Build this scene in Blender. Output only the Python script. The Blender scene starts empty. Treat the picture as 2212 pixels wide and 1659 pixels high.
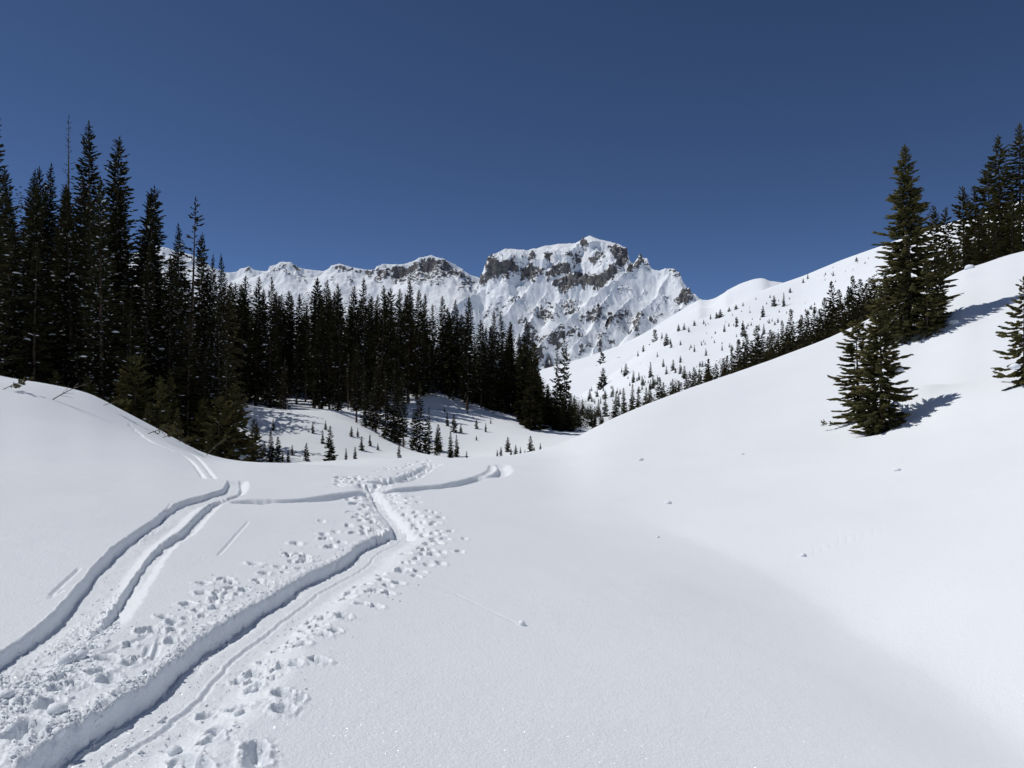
import bpy, math, random
import numpy as np
from mathutils import Vector, Matrix

random.seed(7)
rng = np.random.default_rng(7)
scene = bpy.context.scene
col = scene.collection

# ------------------------------------------------------------------ camera, light, exposure
F = 1659.0                       # focal length in units of a 2212 wide picture
PITCH = math.atan(34.5 / F)      # camera tilted up a touch
cam_d = bpy.data.cameras.new("camera")
cam_d.sensor_width = 36.0
cam_d.lens = 36.0 * F / 2212.0
cam_d.clip_start = 0.1
cam_d.clip_end = 12000.0
cam = bpy.data.objects.new("camera", cam_d)
col.objects.link(cam)
cam.location = (0, 0, 0)
cam.rotation_euler = (math.radians(90) + PITCH, 0, 0)
scene.camera = cam

SUN_AZ = math.radians(-83.0)     # from straight ahead, negative = left
SUN_EL = math.radians(54.0)
to_sun = Vector((math.sin(SUN_AZ) * math.cos(SUN_EL), math.cos(SUN_AZ) * math.cos(SUN_EL), math.sin(SUN_EL)))
sun_d = bpy.data.lights.new("sun", 'SUN')
sun_d.energy = 3.7
sun_d.angle = math.radians(0.53)
sun_d.color = (1.0, 0.965, 0.92)
sun = bpy.data.objects.new("sun", sun_d)
col.objects.link(sun)
sun.rotation_euler = (-to_sun).to_track_quat('-Z', 'Y').to_euler()

world = bpy.data.worlds.new("World")
scene.world = world
world.use_nodes = True
wn = world.node_tree.nodes
wl = world.node_tree.links
wn.clear()
sky = wn.new('ShaderNodeTexSky')
sky.sky_type = 'NISHITA'
sky.sun_disc = False
sky.sun_elevation = SUN_EL
sky.sun_rotation = SUN_AZ
sky.altitude = 3600.0
sky.air_density = 0.5
sky.dust_density = 0.0
sky.ozone_density = 6.0
bg = wn.new('ShaderNodeBackground')
bg.inputs['Strength'].default_value = 0.092
wo = wn.new('ShaderNodeOutputWorld')
wl.new(sky.outputs[0], bg.inputs['Color'])
wl.new(bg.outputs[0], wo.inputs['Surface'])

scene.view_settings.view_transform = 'Standard'
scene.view_settings.look = 'None'
scene.view_settings.gamma = 1.0
scene.view_settings.use_curve_mapping = False
scene.view_settings.exposure = 0.0
scene.cycles.max_bounces = 5
scene.cycles.diffuse_bounces = 3

# ------------------------------------------------------------------ helpers
CP, SP = math.cos(PITCH), math.sin(PITCH)


def p2w(u, v, y):
    """point at forward distance y that the eye sees in direction (u, v)"""
    dx = (np.asarray(u, float) - 1106.0) / F
    dz = (829.5 - np.asarray(v, float)) / F
    yy = CP - dz * SP
    zz = dz * CP + SP
    k = np.asarray(y, float) / yy
    return dx * k, yy * k, zz * k


def w2p(x, y, z):
    f = y * CP + z * SP
    up = -y * SP + z * CP
    return 1106.0 + F * x / f, 829.5 - F * up / f


def _hash(ix, iy, seed):
    h = (ix.astype(np.int64) * 374761393 + iy.astype(np.int64) * 668265263 + seed * 974634541) & 0xFFFFFFFF
    h = ((h ^ (h >> 13)) * 1274126177) & 0xFFFFFFFF
    h = (h ^ (h >> 16)) & 0xFFFFFFFF
    h = (h * 2246822519) & 0xFFFFFFFF
    return (h ^ (h >> 15)) & 0xFFFFFFFF


def noise2(x, y, seed=0):
    """gradient noise, about -1..1"""
    x = np.asarray(x, float)
    y = np.asarray(y, float)
    x, y = np.broadcast_arrays(x, y)
    x0 = np.floor(x)
    y0 = np.floor(y)
    fx = x - x0
    fy = y - y0
    sx = fx * fx * fx * (fx * (fx * 6 - 15) + 10)
    sy = fy * fy * fy * (fy * (fy * 6 - 15) + 10)

    def g(ix, iy, dx, dy):
        a = _hash(ix, iy, seed) * (2 * math.pi / 4294967296.0)
        return np.cos(a) * dx + np.sin(a) * dy
    n00 = g(x0, y0, fx, fy)
    n10 = g(x0 + 1, y0, fx - 1, fy)
    n01 = g(x0, y0 + 1, fx, fy - 1)
    n11 = g(x0 + 1, y0 + 1, fx - 1, fy - 1)
    a = n00 + (n10 - n00) * sx
    b = n01 + (n11 - n01) * sx
    return (a + (b - a) * sy) * 1.5


def fbm(x, y, seed=0, octaves=4, gain=0.5, lac=2.03):
    s = 0
    amp = 1.0
    for i in range(octaves):
        s = s + amp * noise2(x, y, seed + i * 17)
        x = np.asarray(x) * lac + 5.3
        y = np.asarray(y) * lac - 3.1
        amp *= gain
    return s


def ridged(x, y, seed=0, octaves=4, gain=0.5):
    s = 0
    amp = 1.0
    for i in range(octaves):
        s = s + amp * (1 - 2 * np.abs(noise2(x, y, seed + i * 13)))
        x = np.asarray(x) * 2.07 + 1.7
        y = np.asarray(y) * 2.07 + 9.2
        amp *= gain
    return s


def sstep(a, b, x):
    t = np.clip((np.asarray(x, float) - a) / (b - a), 0, 1)
    return t * t * (3 - 2 * t)


class TPS:
    """smooth surface through scattered points"""

    def __init__(self, pts, scale, lam=1e-4):
        P = np.array(pts, float)
        self.s = scale
        self.c = P[:, :2] / scale
        n = len(P)
        K = self._k(self.c, self.c) + lam * np.eye(n)
        Q = np.hstack([np.ones((n, 1)), self.c])
        A = np.zeros((n + 3, n + 3))
        A[:n, :n] = K
        A[:n, n:] = Q
        A[n:, :n] = Q.T
        b = np.zeros(n + 3)
        b[:n] = P[:, 2]
        self.w = np.linalg.lstsq(A, b, rcond=None)[0]

    @staticmethod
    def _k(a, b):
        r2 = (a[:, None, 0] - b[None, :, 0]) ** 2 + (a[:, None, 1] - b[None, :, 1]) ** 2
        return 0.5 * r2 * np.log(r2 + 1e-9)

    def __call__(self, x, y):
        x = np.asarray(x, float)
        y = np.asarray(y, float)
        sh = np.broadcast(x, y).shape
        q = np.stack([np.broadcast_to(x, sh).ravel() / self.s, np.broadcast_to(y, sh).ravel() / self.s], 1)
        out = np.empty(len(q))
        n = len(self.c)
        for i in range(0, len(q), 60000):
            c = q[i:i + 60000]
            out[i:i + 60000] = self._k(c, self.c) @ self.w[:n] + self.w[n] + c @ self.w[n + 1:]
        return out.reshape(sh)


class Ground:
    """height function z(x, y); optional correction that puts its skyline where it belongs"""

    def __init__(self, tps, skyline=None, y0=20, y1=70, width=0.45):
        self.f = tps
        self.corr = None
        if skyline is not None:
            su = np.array([s[0] for s in skyline], float)
            sv = np.array([s[1] for s in skyline], float)
            ut = np.linspace(su[0], su[-1], 420)
            vt = np.interp(ut, su, sv)
            k = np.hanning(11)
            k /= k.sum()
            vt = np.convolve(np.pad(vt, 5, mode='edge'), k, 'valid')
            ys = np.geomspace(y0, y1, 130)
            self.tab_t = (ut - 1106) / F
            dz = np.zeros(len(ut))
            for it in range(9):
                X = self.tab_t[:, None] * ys[None, :]
                Y = np.broadcast_to(ys, X.shape)
                Z = tps(X, Y) + self._apply(X, Y, dz, y0, y1, width)
                _, V = w2p(X, Y, Z)
                j = V.argmin(1)
                yc = ys[j]
                zc = Z[np.arange(len(ut)), j]
                _, _, zt = p2w(ut, vt, yc)
                self.yc = np.convolve(np.pad(yc, 12, mode='edge'), np.ones(25) / 25, 'valid')
                step = zt - zc
                k = np.hanning(9)
                k /= k.sum()
                step = np.convolve(np.pad(step, 4, mode='edge'), k, 'valid')
                dz = dz + step
            k = np.hanning(13)
            k /= k.sum()
            dz = np.convolve(np.pad(dz, 6, mode='edge'), k, 'valid')
            self.corr = (dz, y0, y1, width)

    def _apply(self, x, y, dz, y0, y1, width):
        t = x / np.maximum(y, 1e-3)
        t = np.where(y <= 1e-3, np.where(x > 0, 9.0, -9.0), t)
        d = np.interp(t, self.tab_t, dz)
        if hasattr(self, 'yc'):
            yc = np.interp(t, self.tab_t, self.yc)
        else:
            yc = np.full_like(t, y1 * .7)
        w = sstep(0.0, 1.0, (np.maximum(y, 0) / yc - (1 - width) * .6) / (1 - (1 - width) * .6))
        w = np.where(y > yc, 1.0, w)
        return d * w

    def __call__(self, x, y):
        x, y = np.broadcast_arrays(np.asarray(x, float), np.asarray(y, float))
        z = self.f(x, y)
        if self.corr is not None:
            z = z + self._apply(x, y, *self.corr)
        return z

    def hit(self, u, v, y0, y1, n=700):
        """first ground point seen in direction (u, v)"""
        u = np.atleast_1d(np.asarray(u, float))
        v = np.atleast_1d(np.asarray(v, float))
        ys = np.geomspace(y0, y1, n)
        X, Y, Zr = p2w(u[:, None], v[:, None], ys[None, :])
        Z = self(X, Y)
        below = Zr <= Z
        below[:, -1] = True
        j = np.maximum(below.argmax(1), 1)
        i = np.arange(len(u))
        a = Zr[i, j - 1] - Z[i, j - 1]
        b = Zr[i, j] - Z[i, j]
        t = np.clip(a / np.maximum(a - b, 1e-9), 0, 1)
        y = Y[i, j - 1] + (Y[i, j] - Y[i, j - 1]) * t
        x, y, z = p2w(u, v, y)
        return x, y, self(x, y)


def grid_mesh(name, X, Y, Z, mat, attrs=None, wrap=False, kind='structure'):
    nr, nc = X.shape
    co = np.stack([X, Y, Z], -1).reshape(-1, 3).astype(np.float32)
    idx = np.arange(nr * nc).reshape(nr, nc)
    if wrap:
        idx = np.hstack([idx, idx[:, :1]])
    a = idx[:-1, :-1]
    b = idx[:-1, 1:]
    c = idx[1:, 1:]
    d = idx[1:, :-1]
    faces = np.stack([a, b, c, d], -1).reshape(-1, 4)
    me = bpy.data.meshes.new(name)
    me.vertices.add(len(co))
    me.vertices.foreach_set('co', co.ravel())
    me.loops.add(faces.size)
    me.loops.foreach_set('vertex_index', faces.ravel().astype(np.int32))
    me.polygons.add(len(faces))
    me.polygons.foreach_set('loop_start', np.arange(0, faces.size, 4, dtype=np.int32))
    me.polygons.foreach_set('use_smooth', np.ones(len(faces), dtype=bool))
    for k, val in (attrs or {}).items():
        at = me.attributes.new(k, 'FLOAT', 'POINT')
        at.data.foreach_set('value', np.asarray(val, np.float32).ravel())
    me.update(calc_edges=True)
    me.materials.append(mat)
    o = bpy.data.objects.new(name, me)
    col.objects.link(o)
    o['kind'] = kind
    return o


def poly_mesh(name, verts, faces, mats, smooth=False, attrs=None, mat_idx=None):
    """faces: (n,3) or (n,4) array"""
    verts = np.asarray(verts, np.float32)
    faces = np.asarray(faces, np.int32)
    k = faces.shape[1]
    me = bpy.data.meshes.new(name)
    me.vertices.add(len(verts))
    me.vertices.foreach_set('co', verts.ravel())
    me.loops.add(faces.size)
    me.loops.foreach_set('vertex_index', faces.ravel())
    me.polygons.add(len(faces))
    me.polygons.foreach_set('loop_start', np.arange(0, faces.size, k, dtype=np.int32))
    if smooth:
        me.polygons.foreach_set('use_smooth', np.ones(len(faces), dtype=bool))
    for kk, val in (attrs or {}).items():
        at = me.attributes.new(kk, 'FLOAT', 'POINT')
        at.data.foreach_set('value', np.asarray(val, np.float32).ravel())
    for m in (mats if isinstance(mats, (list, tuple)) else [mats]):
        me.materials.append(m)
    if mat_idx is not None:
        me.polygons.foreach_set('material_index', np.asarray(mat_idx, np.int32))
    me.update(calc_edges=True)
    return me


def add_obj(name, me, parent=None, loc=None, rot=None, scl=None):
    o = bpy.data.objects.new(name, me)
    col.objects.link(o)
    if parent is not None:
        o.parent = parent
    if loc is not None:
        o.location = loc
    if rot is not None:
        o.rotation_euler = rot
    if scl is not None:
        o.scale = scl
    return o


def tag(o, label=None, cat=None, group=None, kind=None):
    if label:
        o['label'] = label
    if cat:
        o['category'] = cat
    if group:
        o['group'] = group
    if kind:
        o['kind'] = kind
    return o


# ------------------------------------------------------------------ materials
def new_mat(name):
    m = bpy.data.materials.new(name)
    m.use_nodes = True
    nt = m.node_tree
    nt.nodes.clear()
    out = nt.nodes.new('ShaderNodeOutputMaterial')
    return m, nt, out


def N(nt, typ, **kw):
    n = nt.nodes.new(typ)
    for k, v in kw.items():
        if k.startswith('i_'):
            n.inputs[k[2:].replace('_', ' ')].default_value = v
        else:
            setattr(n, k, v)
    return n


def ramp(nt, stops):
    r = nt.nodes.new('ShaderNodeValToRGB')
    e = r.color_ramp.elements
    e[0].position, e[0].color = stops[0][0], (*stops[0][1], 1)
    e[1].position, e[1].color = stops[-1][0], (*stops[-1][1], 1)
    for p, c in stops[1:-1]:
        x = e.new(p)
        x.color = (*c, 1)
    return r


SNOW = (0.80, 0.835, 0.868)


def snow_material(name, grain=True):
    m, nt, out = new_mat(name)
    L = nt.links
    geo = N(nt, 'ShaderNodeNewGeometry')
    dif = N(nt, 'ShaderNodeBsdfDiffuse')
    dif.inputs['Roughness'].default_value = 0.6
    # broad, faint variation of packed and fresh snow
    n1 = N(nt, 'ShaderNodeTexNoise', i_Scale=0.35, i_Detail=5.0)
    L.new(geo.outputs['Position'], n1.inputs['Vector'])
    r = ramp(nt, [(0.3, tuple(c * 0.975 for c in SNOW)), (0.7, SNOW)])
    L.new(n1.outputs['Fac'], r.inputs['Fac'])
    L.new(r.outputs['Color'], dif.inputs['Color'])
    if grain:
        n2 = N(nt, 'ShaderNodeTexNoise', i_Scale=46.0, i_Detail=3.0, i_Roughness=0.75)
        L.new(geo.outputs['Position'], n2.inputs['Vector'])
        n3 = N(nt, 'ShaderNodeTexNoise', i_Scale=9.0, i_Detail=4.0, i_Roughness=0.6)
        L.new(geo.outputs['Position'], n3.inputs['Vector'])
        b1 = N(nt, 'ShaderNodeBump', i_Strength=0.5, i_Distance=0.018)
        L.new(n2.outputs['Fac'], b1.inputs['Height'])
        b2 = N(nt, 'ShaderNodeBump', i_Strength=0.22, i_Distance=0.03)
        L.new(n3.outputs['Fac'], b2.inputs['Height'])
        L.new(b1.outputs['Normal'], b2.inputs['Normal'])
        L.new(b2.outputs['Normal'], dif.inputs['Normal'])
        # loose crystals: little facets turned every way, the few that face right glint
        vo = N(nt, 'ShaderNodeTexVoronoi', i_Scale=300.0)
        L.new(geo.outputs['Position'], vo.inputs['Vector'])
        sub = N(nt, 'ShaderNodeVectorMath', operation='SUBTRACT')
        sub.inputs[1].default_value = (0.5, 0.5, 0.5)
        L.new(vo.outputs['Color'], sub.inputs[0])
        sc = N(nt, 'ShaderNodeVectorMath', operation='SCALE')
        sc.inputs['Scale'].default_value = 2.2
        L.new(sub.outputs[0], sc.inputs[0])
        ad = N(nt, 'ShaderNodeVectorMath', operation='ADD')
        L.new(sc.outputs[0], ad.inputs[0])
        L.new(geo.outputs['Normal'], ad.inputs[1])
        nm = N(nt, 'ShaderNodeVectorMath', operation='NORMALIZE')
        L.new(ad.outputs[0], nm.inputs[0])
        gl = N(nt, 'ShaderNodeBsdfGlossy')
        gl.inputs['Roughness'].default_value = 0.16
        gl.inputs['Color'].default_value = (0.95, 0.97, 1, 1)
        L.new(nm.outputs[0], gl.inputs['Normal'])
        rg = N(nt, 'ShaderNodeBsdfGlossy')
        rg.inputs['Roughness'].default_value = 0.8
        rg.inputs['Color'].default_value = (*SNOW, 1)
        L.new(b2.outputs['Normal'], rg.inputs['Normal'])
        m0 = N(nt, 'ShaderNodeMixShader')
        m0.inputs['Fac'].default_value = 0.28
        L.new(dif.outputs[0], m0.inputs[1])
        L.new(rg.outputs[0], m0.inputs[2])
        mx = N(nt, 'ShaderNodeMixShader')
        mx.inputs['Fac'].default_value = 0.012
        L.new(m0.outputs[0], mx.inputs[1])
        L.new(gl.outputs[0], mx.inputs[2])
        L.new(mx.outputs[0], out.inputs['Surface'])
    else:
        n2 = N(nt, 'ShaderNodeTexNoise', i_Scale=0.9, i_Detail=6.0, i_Roughness=0.6)
        L.new(geo.outputs['Position'], n2.inputs['Vector'])
        b1 = N(nt, 'ShaderNodeBump', i_Strength=0.25, i_Distance=0.35)
        L.new(n2.outputs['Fac'], b1.inputs['Height'])
        L.new(b1.outputs['Normal'], dif.inputs['Normal'])
        L.new(dif.outputs[0], out.inputs['Surface'])
    return m


def mountain_material():
    m, nt, out = new_mat("mountain_rock_and_snow")
    L = nt.links
    geo = N(nt, 'ShaderNodeNewGeometry')
    at = N(nt, 'ShaderNodeAttribute', attribute_name='rock')
    nz = N(nt, 'ShaderNodeTexNoise', i_Scale=0.075, i_Detail=7.0, i_Roughness=0.68)
    mp = N(nt, 'ShaderNodeMapping')
    mp.inputs['Scale'].default_value = (1.0, 0.8, 1.9)
    mp.inputs['Rotation'].default_value = (0.0, math.radians(-24), 0.0)
    L.new(geo.outputs['Position'], mp.inputs['Vector'])
    L.new(mp.outputs[0], nz.inputs['Vector'])
    add = N(nt, 'ShaderNodeMath', operation='MULTIPLY_ADD')
    L.new(nz.outputs['Fac'], add.inputs[0])
    add.inputs[1].default_value = 2.6
    L.new(at.outputs['Fac'], add.inputs[2])
    msk = N(nt, 'ShaderNodeMapRange')
    msk.inputs['From Min'].default_value = 1.84
    msk.inputs['From Max'].default_value = 1.98
    L.new(add.outputs[0], msk.inputs['Value'])
    # rock: banded lavas, grey to brown
    n2 = N(nt, 'ShaderNodeTexNoise', i_Scale=0.05, i_Detail=8.0, i_Roughness=0.7)
    L.new(mp.outputs[0], n2.inputs['Vector'])
    rr = ramp(nt, [(0.3, (0.07, 0.069, 0.071)), (0.5, (0.14, 0.137, 0.138)), (0.62, (0.19, 0.182, 0.178)), (0.78, (0.30, 0.297, 0.295))])
    L.new(n2.outputs['Fac'], rr.inputs['Fac'])
    mix = N(nt, 'ShaderNodeMix', data_type='RGBA')
    L.new(msk.outputs[0], mix.inputs['Factor'])
    mix.inputs['A'].default_value = (*SNOW, 1)
    L.new(rr.outputs['Color'], mix.inputs['B'])
    dif = N(nt, 'ShaderNodeBsdfDiffuse')
    dif.inputs['Roughness'].default_value = 0.3
    L.new(mix.outputs['Result'], dif.inputs['Color'])
    n3 = N(nt, 'ShaderNodeTexNoise', i_Scale=0.16, i_Detail=6.0, i_Roughness=0.7)
    L.new(geo.outputs['Position'], n3.inputs['Vector'])
    bs = N(nt, 'ShaderNodeMapRange')
    bs.inputs['To Min'].default_value = 0.12
    bs.inputs['To Max'].default_value = 0.75
    L.new(msk.outputs[0], bs.inputs['Value'])
    b = N(nt, 'ShaderNodeBump', i_Distance=5.0)
    L.new(bs.outputs[0], b.inputs['Strength'])
    L.new(n3.outputs['Fac'], b.inputs['Height'])
    L.new(b.outputs['Normal'], dif.inputs['Normal'])
    L.new(dif.outputs[0], out.inputs['Surface'])
    return m


def foliage_material(name, dark, mid, brown, amount_brown=0.25):
    m, nt, out = new_mat(name)
    L = nt.links
    at = N(nt, 'ShaderNodeAttribute', attribute_name='tint')
    oi = N(nt, 'ShaderNodeObjectInfo')
    r = ramp(nt, [(0.0, dark), (0.6, mid), (1.0, tuple(0.5 * a + 0.5 * b for a, b in zip(mid, brown)))])
    L.new(at.outputs['Fac'], r.inputs['Fac'])
    mr = N(nt, 'ShaderNodeMapRange')
    mr.inputs['From Min'].default_value = 0.5
    mr.inputs['From Max'].default_value = 1.0
    mr.inputs['To Max'].default_value = amount_brown
    L.new(oi.outputs['Random'], mr.inputs['Value'])
    mix = N(nt, 'ShaderNodeMix', data_type='RGBA')
    L.new(mr.outputs[0], mix.inputs['Factor'])
    L.new(r.outputs['Color'], mix.inputs['A'])
    mix.inputs['B'].default_value = (*brown, 1)
    dif = N(nt, 'ShaderNodeBsdfDiffuse')
    L.new(mix.outputs['Result'], dif.inputs['Color'])
    tr = N(nt, 'ShaderNodeBsdfTranslucent')
    L.new(mix.outputs['Result'], tr.inputs['Color'])
    ms = N(nt, 'ShaderNodeMixShader')
    ms.inputs['Fac'].default_value = 0.18
    L.new(dif.outputs[0], ms.inputs[1])
    L.new(tr.outputs[0], ms.inputs[2])
    L.new(ms.outputs[0], out.inputs['Surface'])
    return m


def bark_material(name, a, b, scale=14.0):
    m, nt, out = new_mat(name)
    L = nt.links
    tc = N(nt, 'ShaderNodeTexCoord')
    mp = N(nt, 'ShaderNodeMapping')
    mp.inputs['Scale'].default_value = (1, 1, 0.25)
    L.new(tc.outputs['Object'], mp.inputs['Vector'])
    nz = N(nt, 'ShaderNodeTexNoise', i_Scale=scale, i_Detail=5.0)
    L.new(mp.outputs[0], nz.inputs['Vector'])
    r = ramp(nt, [(0.35, a), (0.65, b)])
    L.new(nz.outputs['Fac'], r.inputs['Fac'])
    dif = N(nt, 'ShaderNodeBsdfDiffuse')
    L.new(r.outputs['Color'], dif.inputs['Color'])
    bp = N(nt, 'ShaderNodeBump', i_Strength=0.5, i_Distance=0.018)
    L.new(nz.outputs['Fac'], bp.inputs['Height'])
    L.new(bp.outputs['Normal'], dif.inputs['Normal'])
    L.new(dif.outputs[0], out.inputs['Surface'])
    return m


M_SNOW = snow_material("crystal_snow", True)
M_SNOWFAR = snow_material("distant_snow", False)
M_CLUMP = snow_material("clump_snow", False)
M_MOUNT = mountain_material()
M_FOL = foliage_material("spruce_needles", (0.022, 0.026, 0.015), (0.050, 0.051, 0.026), (0.075, 0.052, 0.028), 0.4)
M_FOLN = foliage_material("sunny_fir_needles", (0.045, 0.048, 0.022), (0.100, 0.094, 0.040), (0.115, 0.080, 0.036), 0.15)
M_FOLFAR = foliage_material("far_fir_needles", (0.024, 0.030, 0.022), (0.045, 0.05, 0.034), (0.06, 0.05, 0.035), 0.2)
M_BARK = bark_material("spruce_bark", (0.055, 0.042, 0.034), (0.12, 0.095, 0.078))
M_DEAD = bark_material("weathered_wood", (0.07, 0.06, 0.05), (0.16, 0.14, 0.115))

# ------------------------------------------------------------------ the snowfield in front
ctl = []


def W(x, y, z):
    ctl.append((x, y, z))


for x, z in ((-6, -1.34), (-4, -1.49), (-2, -1.67), (0, -1.9), (2, -2.3), (3.9, -2.78), (5.3, -3.2), (6.3, -2.98), (8, -2.35), (10, -1.6)):
    W(x, 4.2, z)
for x, z in ((-7, -1.42), (-4, -1.66), (0, -2.04), (1.5, -2.27), (3, -2.64), (4.9, -3.18), (5.9, -2.93), (8, -2.35)):
    W(x, 7, z)
for x, z in ((-10, -1.25), (-6, -1.62), (-3, -1.92), (0, -2.25), (2, -2.55), (4.7, -3.06), (5.9, -2.86), (9, -2.0), (13, -0.75)):
    W(x, 11, z)
for x, z in ((-14, -1.1), (-8, -1.75), (-4, -2.15), (0, -2.53), (2.6, -2.8), (5, -2.7), (9, -2.12), (13.5, -1.05)):
    W(x, 17, z)
for x, z in ((-10, -1.72), (-5, -2.3), (0, -2.68), (2.2, -2.8), (6, -2.55), (10, -1.95), (15, -0.62)):
    W(x, 24, z)
for x, z in ((-7, -2.45), (-3, -2.7), (0, -2.76), (2.2, -2.78), (6, -2.45), (10, -1.9), (13.6, -1.2), (16.5, 0.2), (20, 1.3)):
    W(x, 28.5, z)
for x, z in ((-12, 1.8), (-4, -0.9), (0, -1.75), (4, -2.0), (12, 0.5)):
    W(x, -4, z - .2)
for u, v, y in ((-500, 700, 30), (-250, 745, 29), (0, 812, 30), (200, 850, 31), (300, 905, 31), (430, 974, 32), (540, 998, 34),
                (640, 1001, 36), (740, 994, 37), (900, 987, 37), (1000, 990, 37), (1080, 986, 38), (1180, 970, 40),
                (1250, 946, 41), (1300, 916, 44), (1400, 874, 48), (1500, 836, 51), (1600, 801, 53), (1700, 766, 55),
                (1800, 727, 56), (1900, 682, 57), (2050, 600, 57), (2130, 573, 54), (2212, 546, 52), (2400, 480, 50), (2800, 330, 50)):
    W(*[float(c) for c in p2w(u, v, y)])
W(*[float(c) for c in p2w(1965, 726, 45)])
W(*[float(c) for c in p2w(2212, 660, 42)])
W(*[float(c) for c in p2w(1700, 830, 44)])
W(*[float(c) for c in p2w(1500, 900, 40)])
W(*[float(c) for c in p2w(0, 905, 24)])
W(*[float(c) for c in p2w(200, 930, 25)])
# beyond the crest it falls away
for u, v, y in ((-300, 860, 46), (0, 900, 46), (200, 930, 47), (430, 1030, 48), (640, 1060, 52), (900, 1060, 54), (1100, 1050, 55),
                (1250, 1000, 62), (1400, 925, 68), (1600, 850, 74), (1800, 770, 78), (2000, 670, 78), (2212, 590, 74), (2500, 470, 72)):
    W(*[float(c) for c in p2w(u, v, y)])

near_sky = [(-500, 700), (-250, 745), (0, 811), (100, 828), (200, 851), (300, 904), (380, 947), (430, 974), (480, 990), (540, 998), (640, 1001),
            (740, 993), (860, 988), (1000, 990), (1080, 986), (1180, 970), (1220, 957), (1250, 943), (1300, 914), (1400, 872),
            (1500, 835), (1600, 800), (1700, 765), (1800, 726), (1870, 694), (1920, 665), (1985, 640), (2040, 604), (2090, 578),
            (2130, 571), (2170, 553), (2212, 545), (2400, 480), (2800, 330)]
near = Ground(TPS(ctl, 20.0), near_sky, 14, 70, 0.5)

az_dense = np.arctan((np.arange(-140, 2352, 2.15) - 1106.0) / F)
az_left = np.linspace(-math.pi, az_dense[0], 46)[:-1]
az_right = np.linspace(az_dense[-1], math.pi, 46)[1:-1]
az = np.concatenate([az_left, az_dense, az_right])
r_a = np.linspace(0.3, 3.3, 14)[:-1]
vv = np.concatenate([np.arange(2060, 1100, -2.5), np.arange(1100, 966, -.95)])
r_b = 2.35 * F / (vv - 864.0)
r_c = np.geomspace(r_b[-1], 80.0, 46)[1:]
rr_ = np.concatenate([r_a, r_b[r_b >= 3.3], r_c])
AZ, RR = np.meshgrid(az, rr_)
GX = RR * np.sin(AZ)
GY = RR * np.cos(AZ)
GZ = near(GX, GY)

# drifts: scoured hollow and mound beside the twin firs, rolls, small bumps
def bump(px, py, rx, ry, h, ang=0.0):
    c, s = math.cos(ang), math.sin(ang)
    dx = GX - px
    dy = GY - py
    a = (dx * c + dy * s) / rx
    b = (-dx * s + dy * c) / ry
    q = a * a + b * b
    m = q < 9
    out = np.zeros_like(GZ)
    out[m] = h * np.exp(-q[m])
    return out


tx, ty, tz = near.hit([1893, 1975, 2172, 1992, 2100, 2085], [930, 880, 850, 728, 585, 600], 12, 70)
GZ += bump(tx[1] + .35, ty[1] + .5, 1.15, .9, 0.62)
GZ -= bump(tx[0] + .05, ty[0] + .1, .55, .55, 0.22)
GZ += bump(tx[3] + 2.0, ty[3] + 1.0, 1.2, .9, 0.3)
GZ += bump(tx[5], ty[5], .6, .6, 0.2)
GZ += 0.05 * fbm(GX * .16, GY * .16, 3, 3) * sstep(3, 12, RR)
GZ += 0.0045 * fbm(GX * 1.1, GY * 1.1, 9, 3)
GZ += 0.0035 * noise2(GX * 2.1 + .5 * GY, GY * .8, 10) * sstep(-.2, .5, fbm(GX * .25, GY * .25, 14, 2))
axx = np.interp(GY, [3.5, 5, 7, 9, 11.5, 14, 17, 24], [5.1, 5.0, 4.95, 4.9, 4.8, 4.3, 3.4, 2.1])
GZ -= .22 * np.exp(-np.sqrt(((GX - axx) / 1.25) ** 2 + .03)) * (1 - sstep(9, 24, GY)) * sstep(-2, 2, GY)
# wind roll on the left hill
wr = near.hit([-200, 0, 80, 160, 260], [905, 956, 978, 1003, 1018], 8, 40)


def resample(x, y, step):
    x = np.asarray(x)
    y = np.asarray(y)
    # smooth through the points
    d = np.concatenate([[0], np.cumsum(np.hypot(np.diff(x), np.diff(y)))])
    n = max(8, int(d[-1] / step))
    s = np.linspace(0, d[-1], n)
    xs = np.interp(s, d, x)
    ys = np.interp(s, d, y)
    k = np.array([1, 2, 3, 2, 1.]) / 9
    for _ in range(2):
        xs[2:-2] = np.convolve(xs, k, 'valid')
        ys[2:-2] = np.convolve(ys, k, 'valid')
    return xs, ys


gxf, gyf, gzf = GX.ravel(), GY.ravel(), GZ.ravel()


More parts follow.
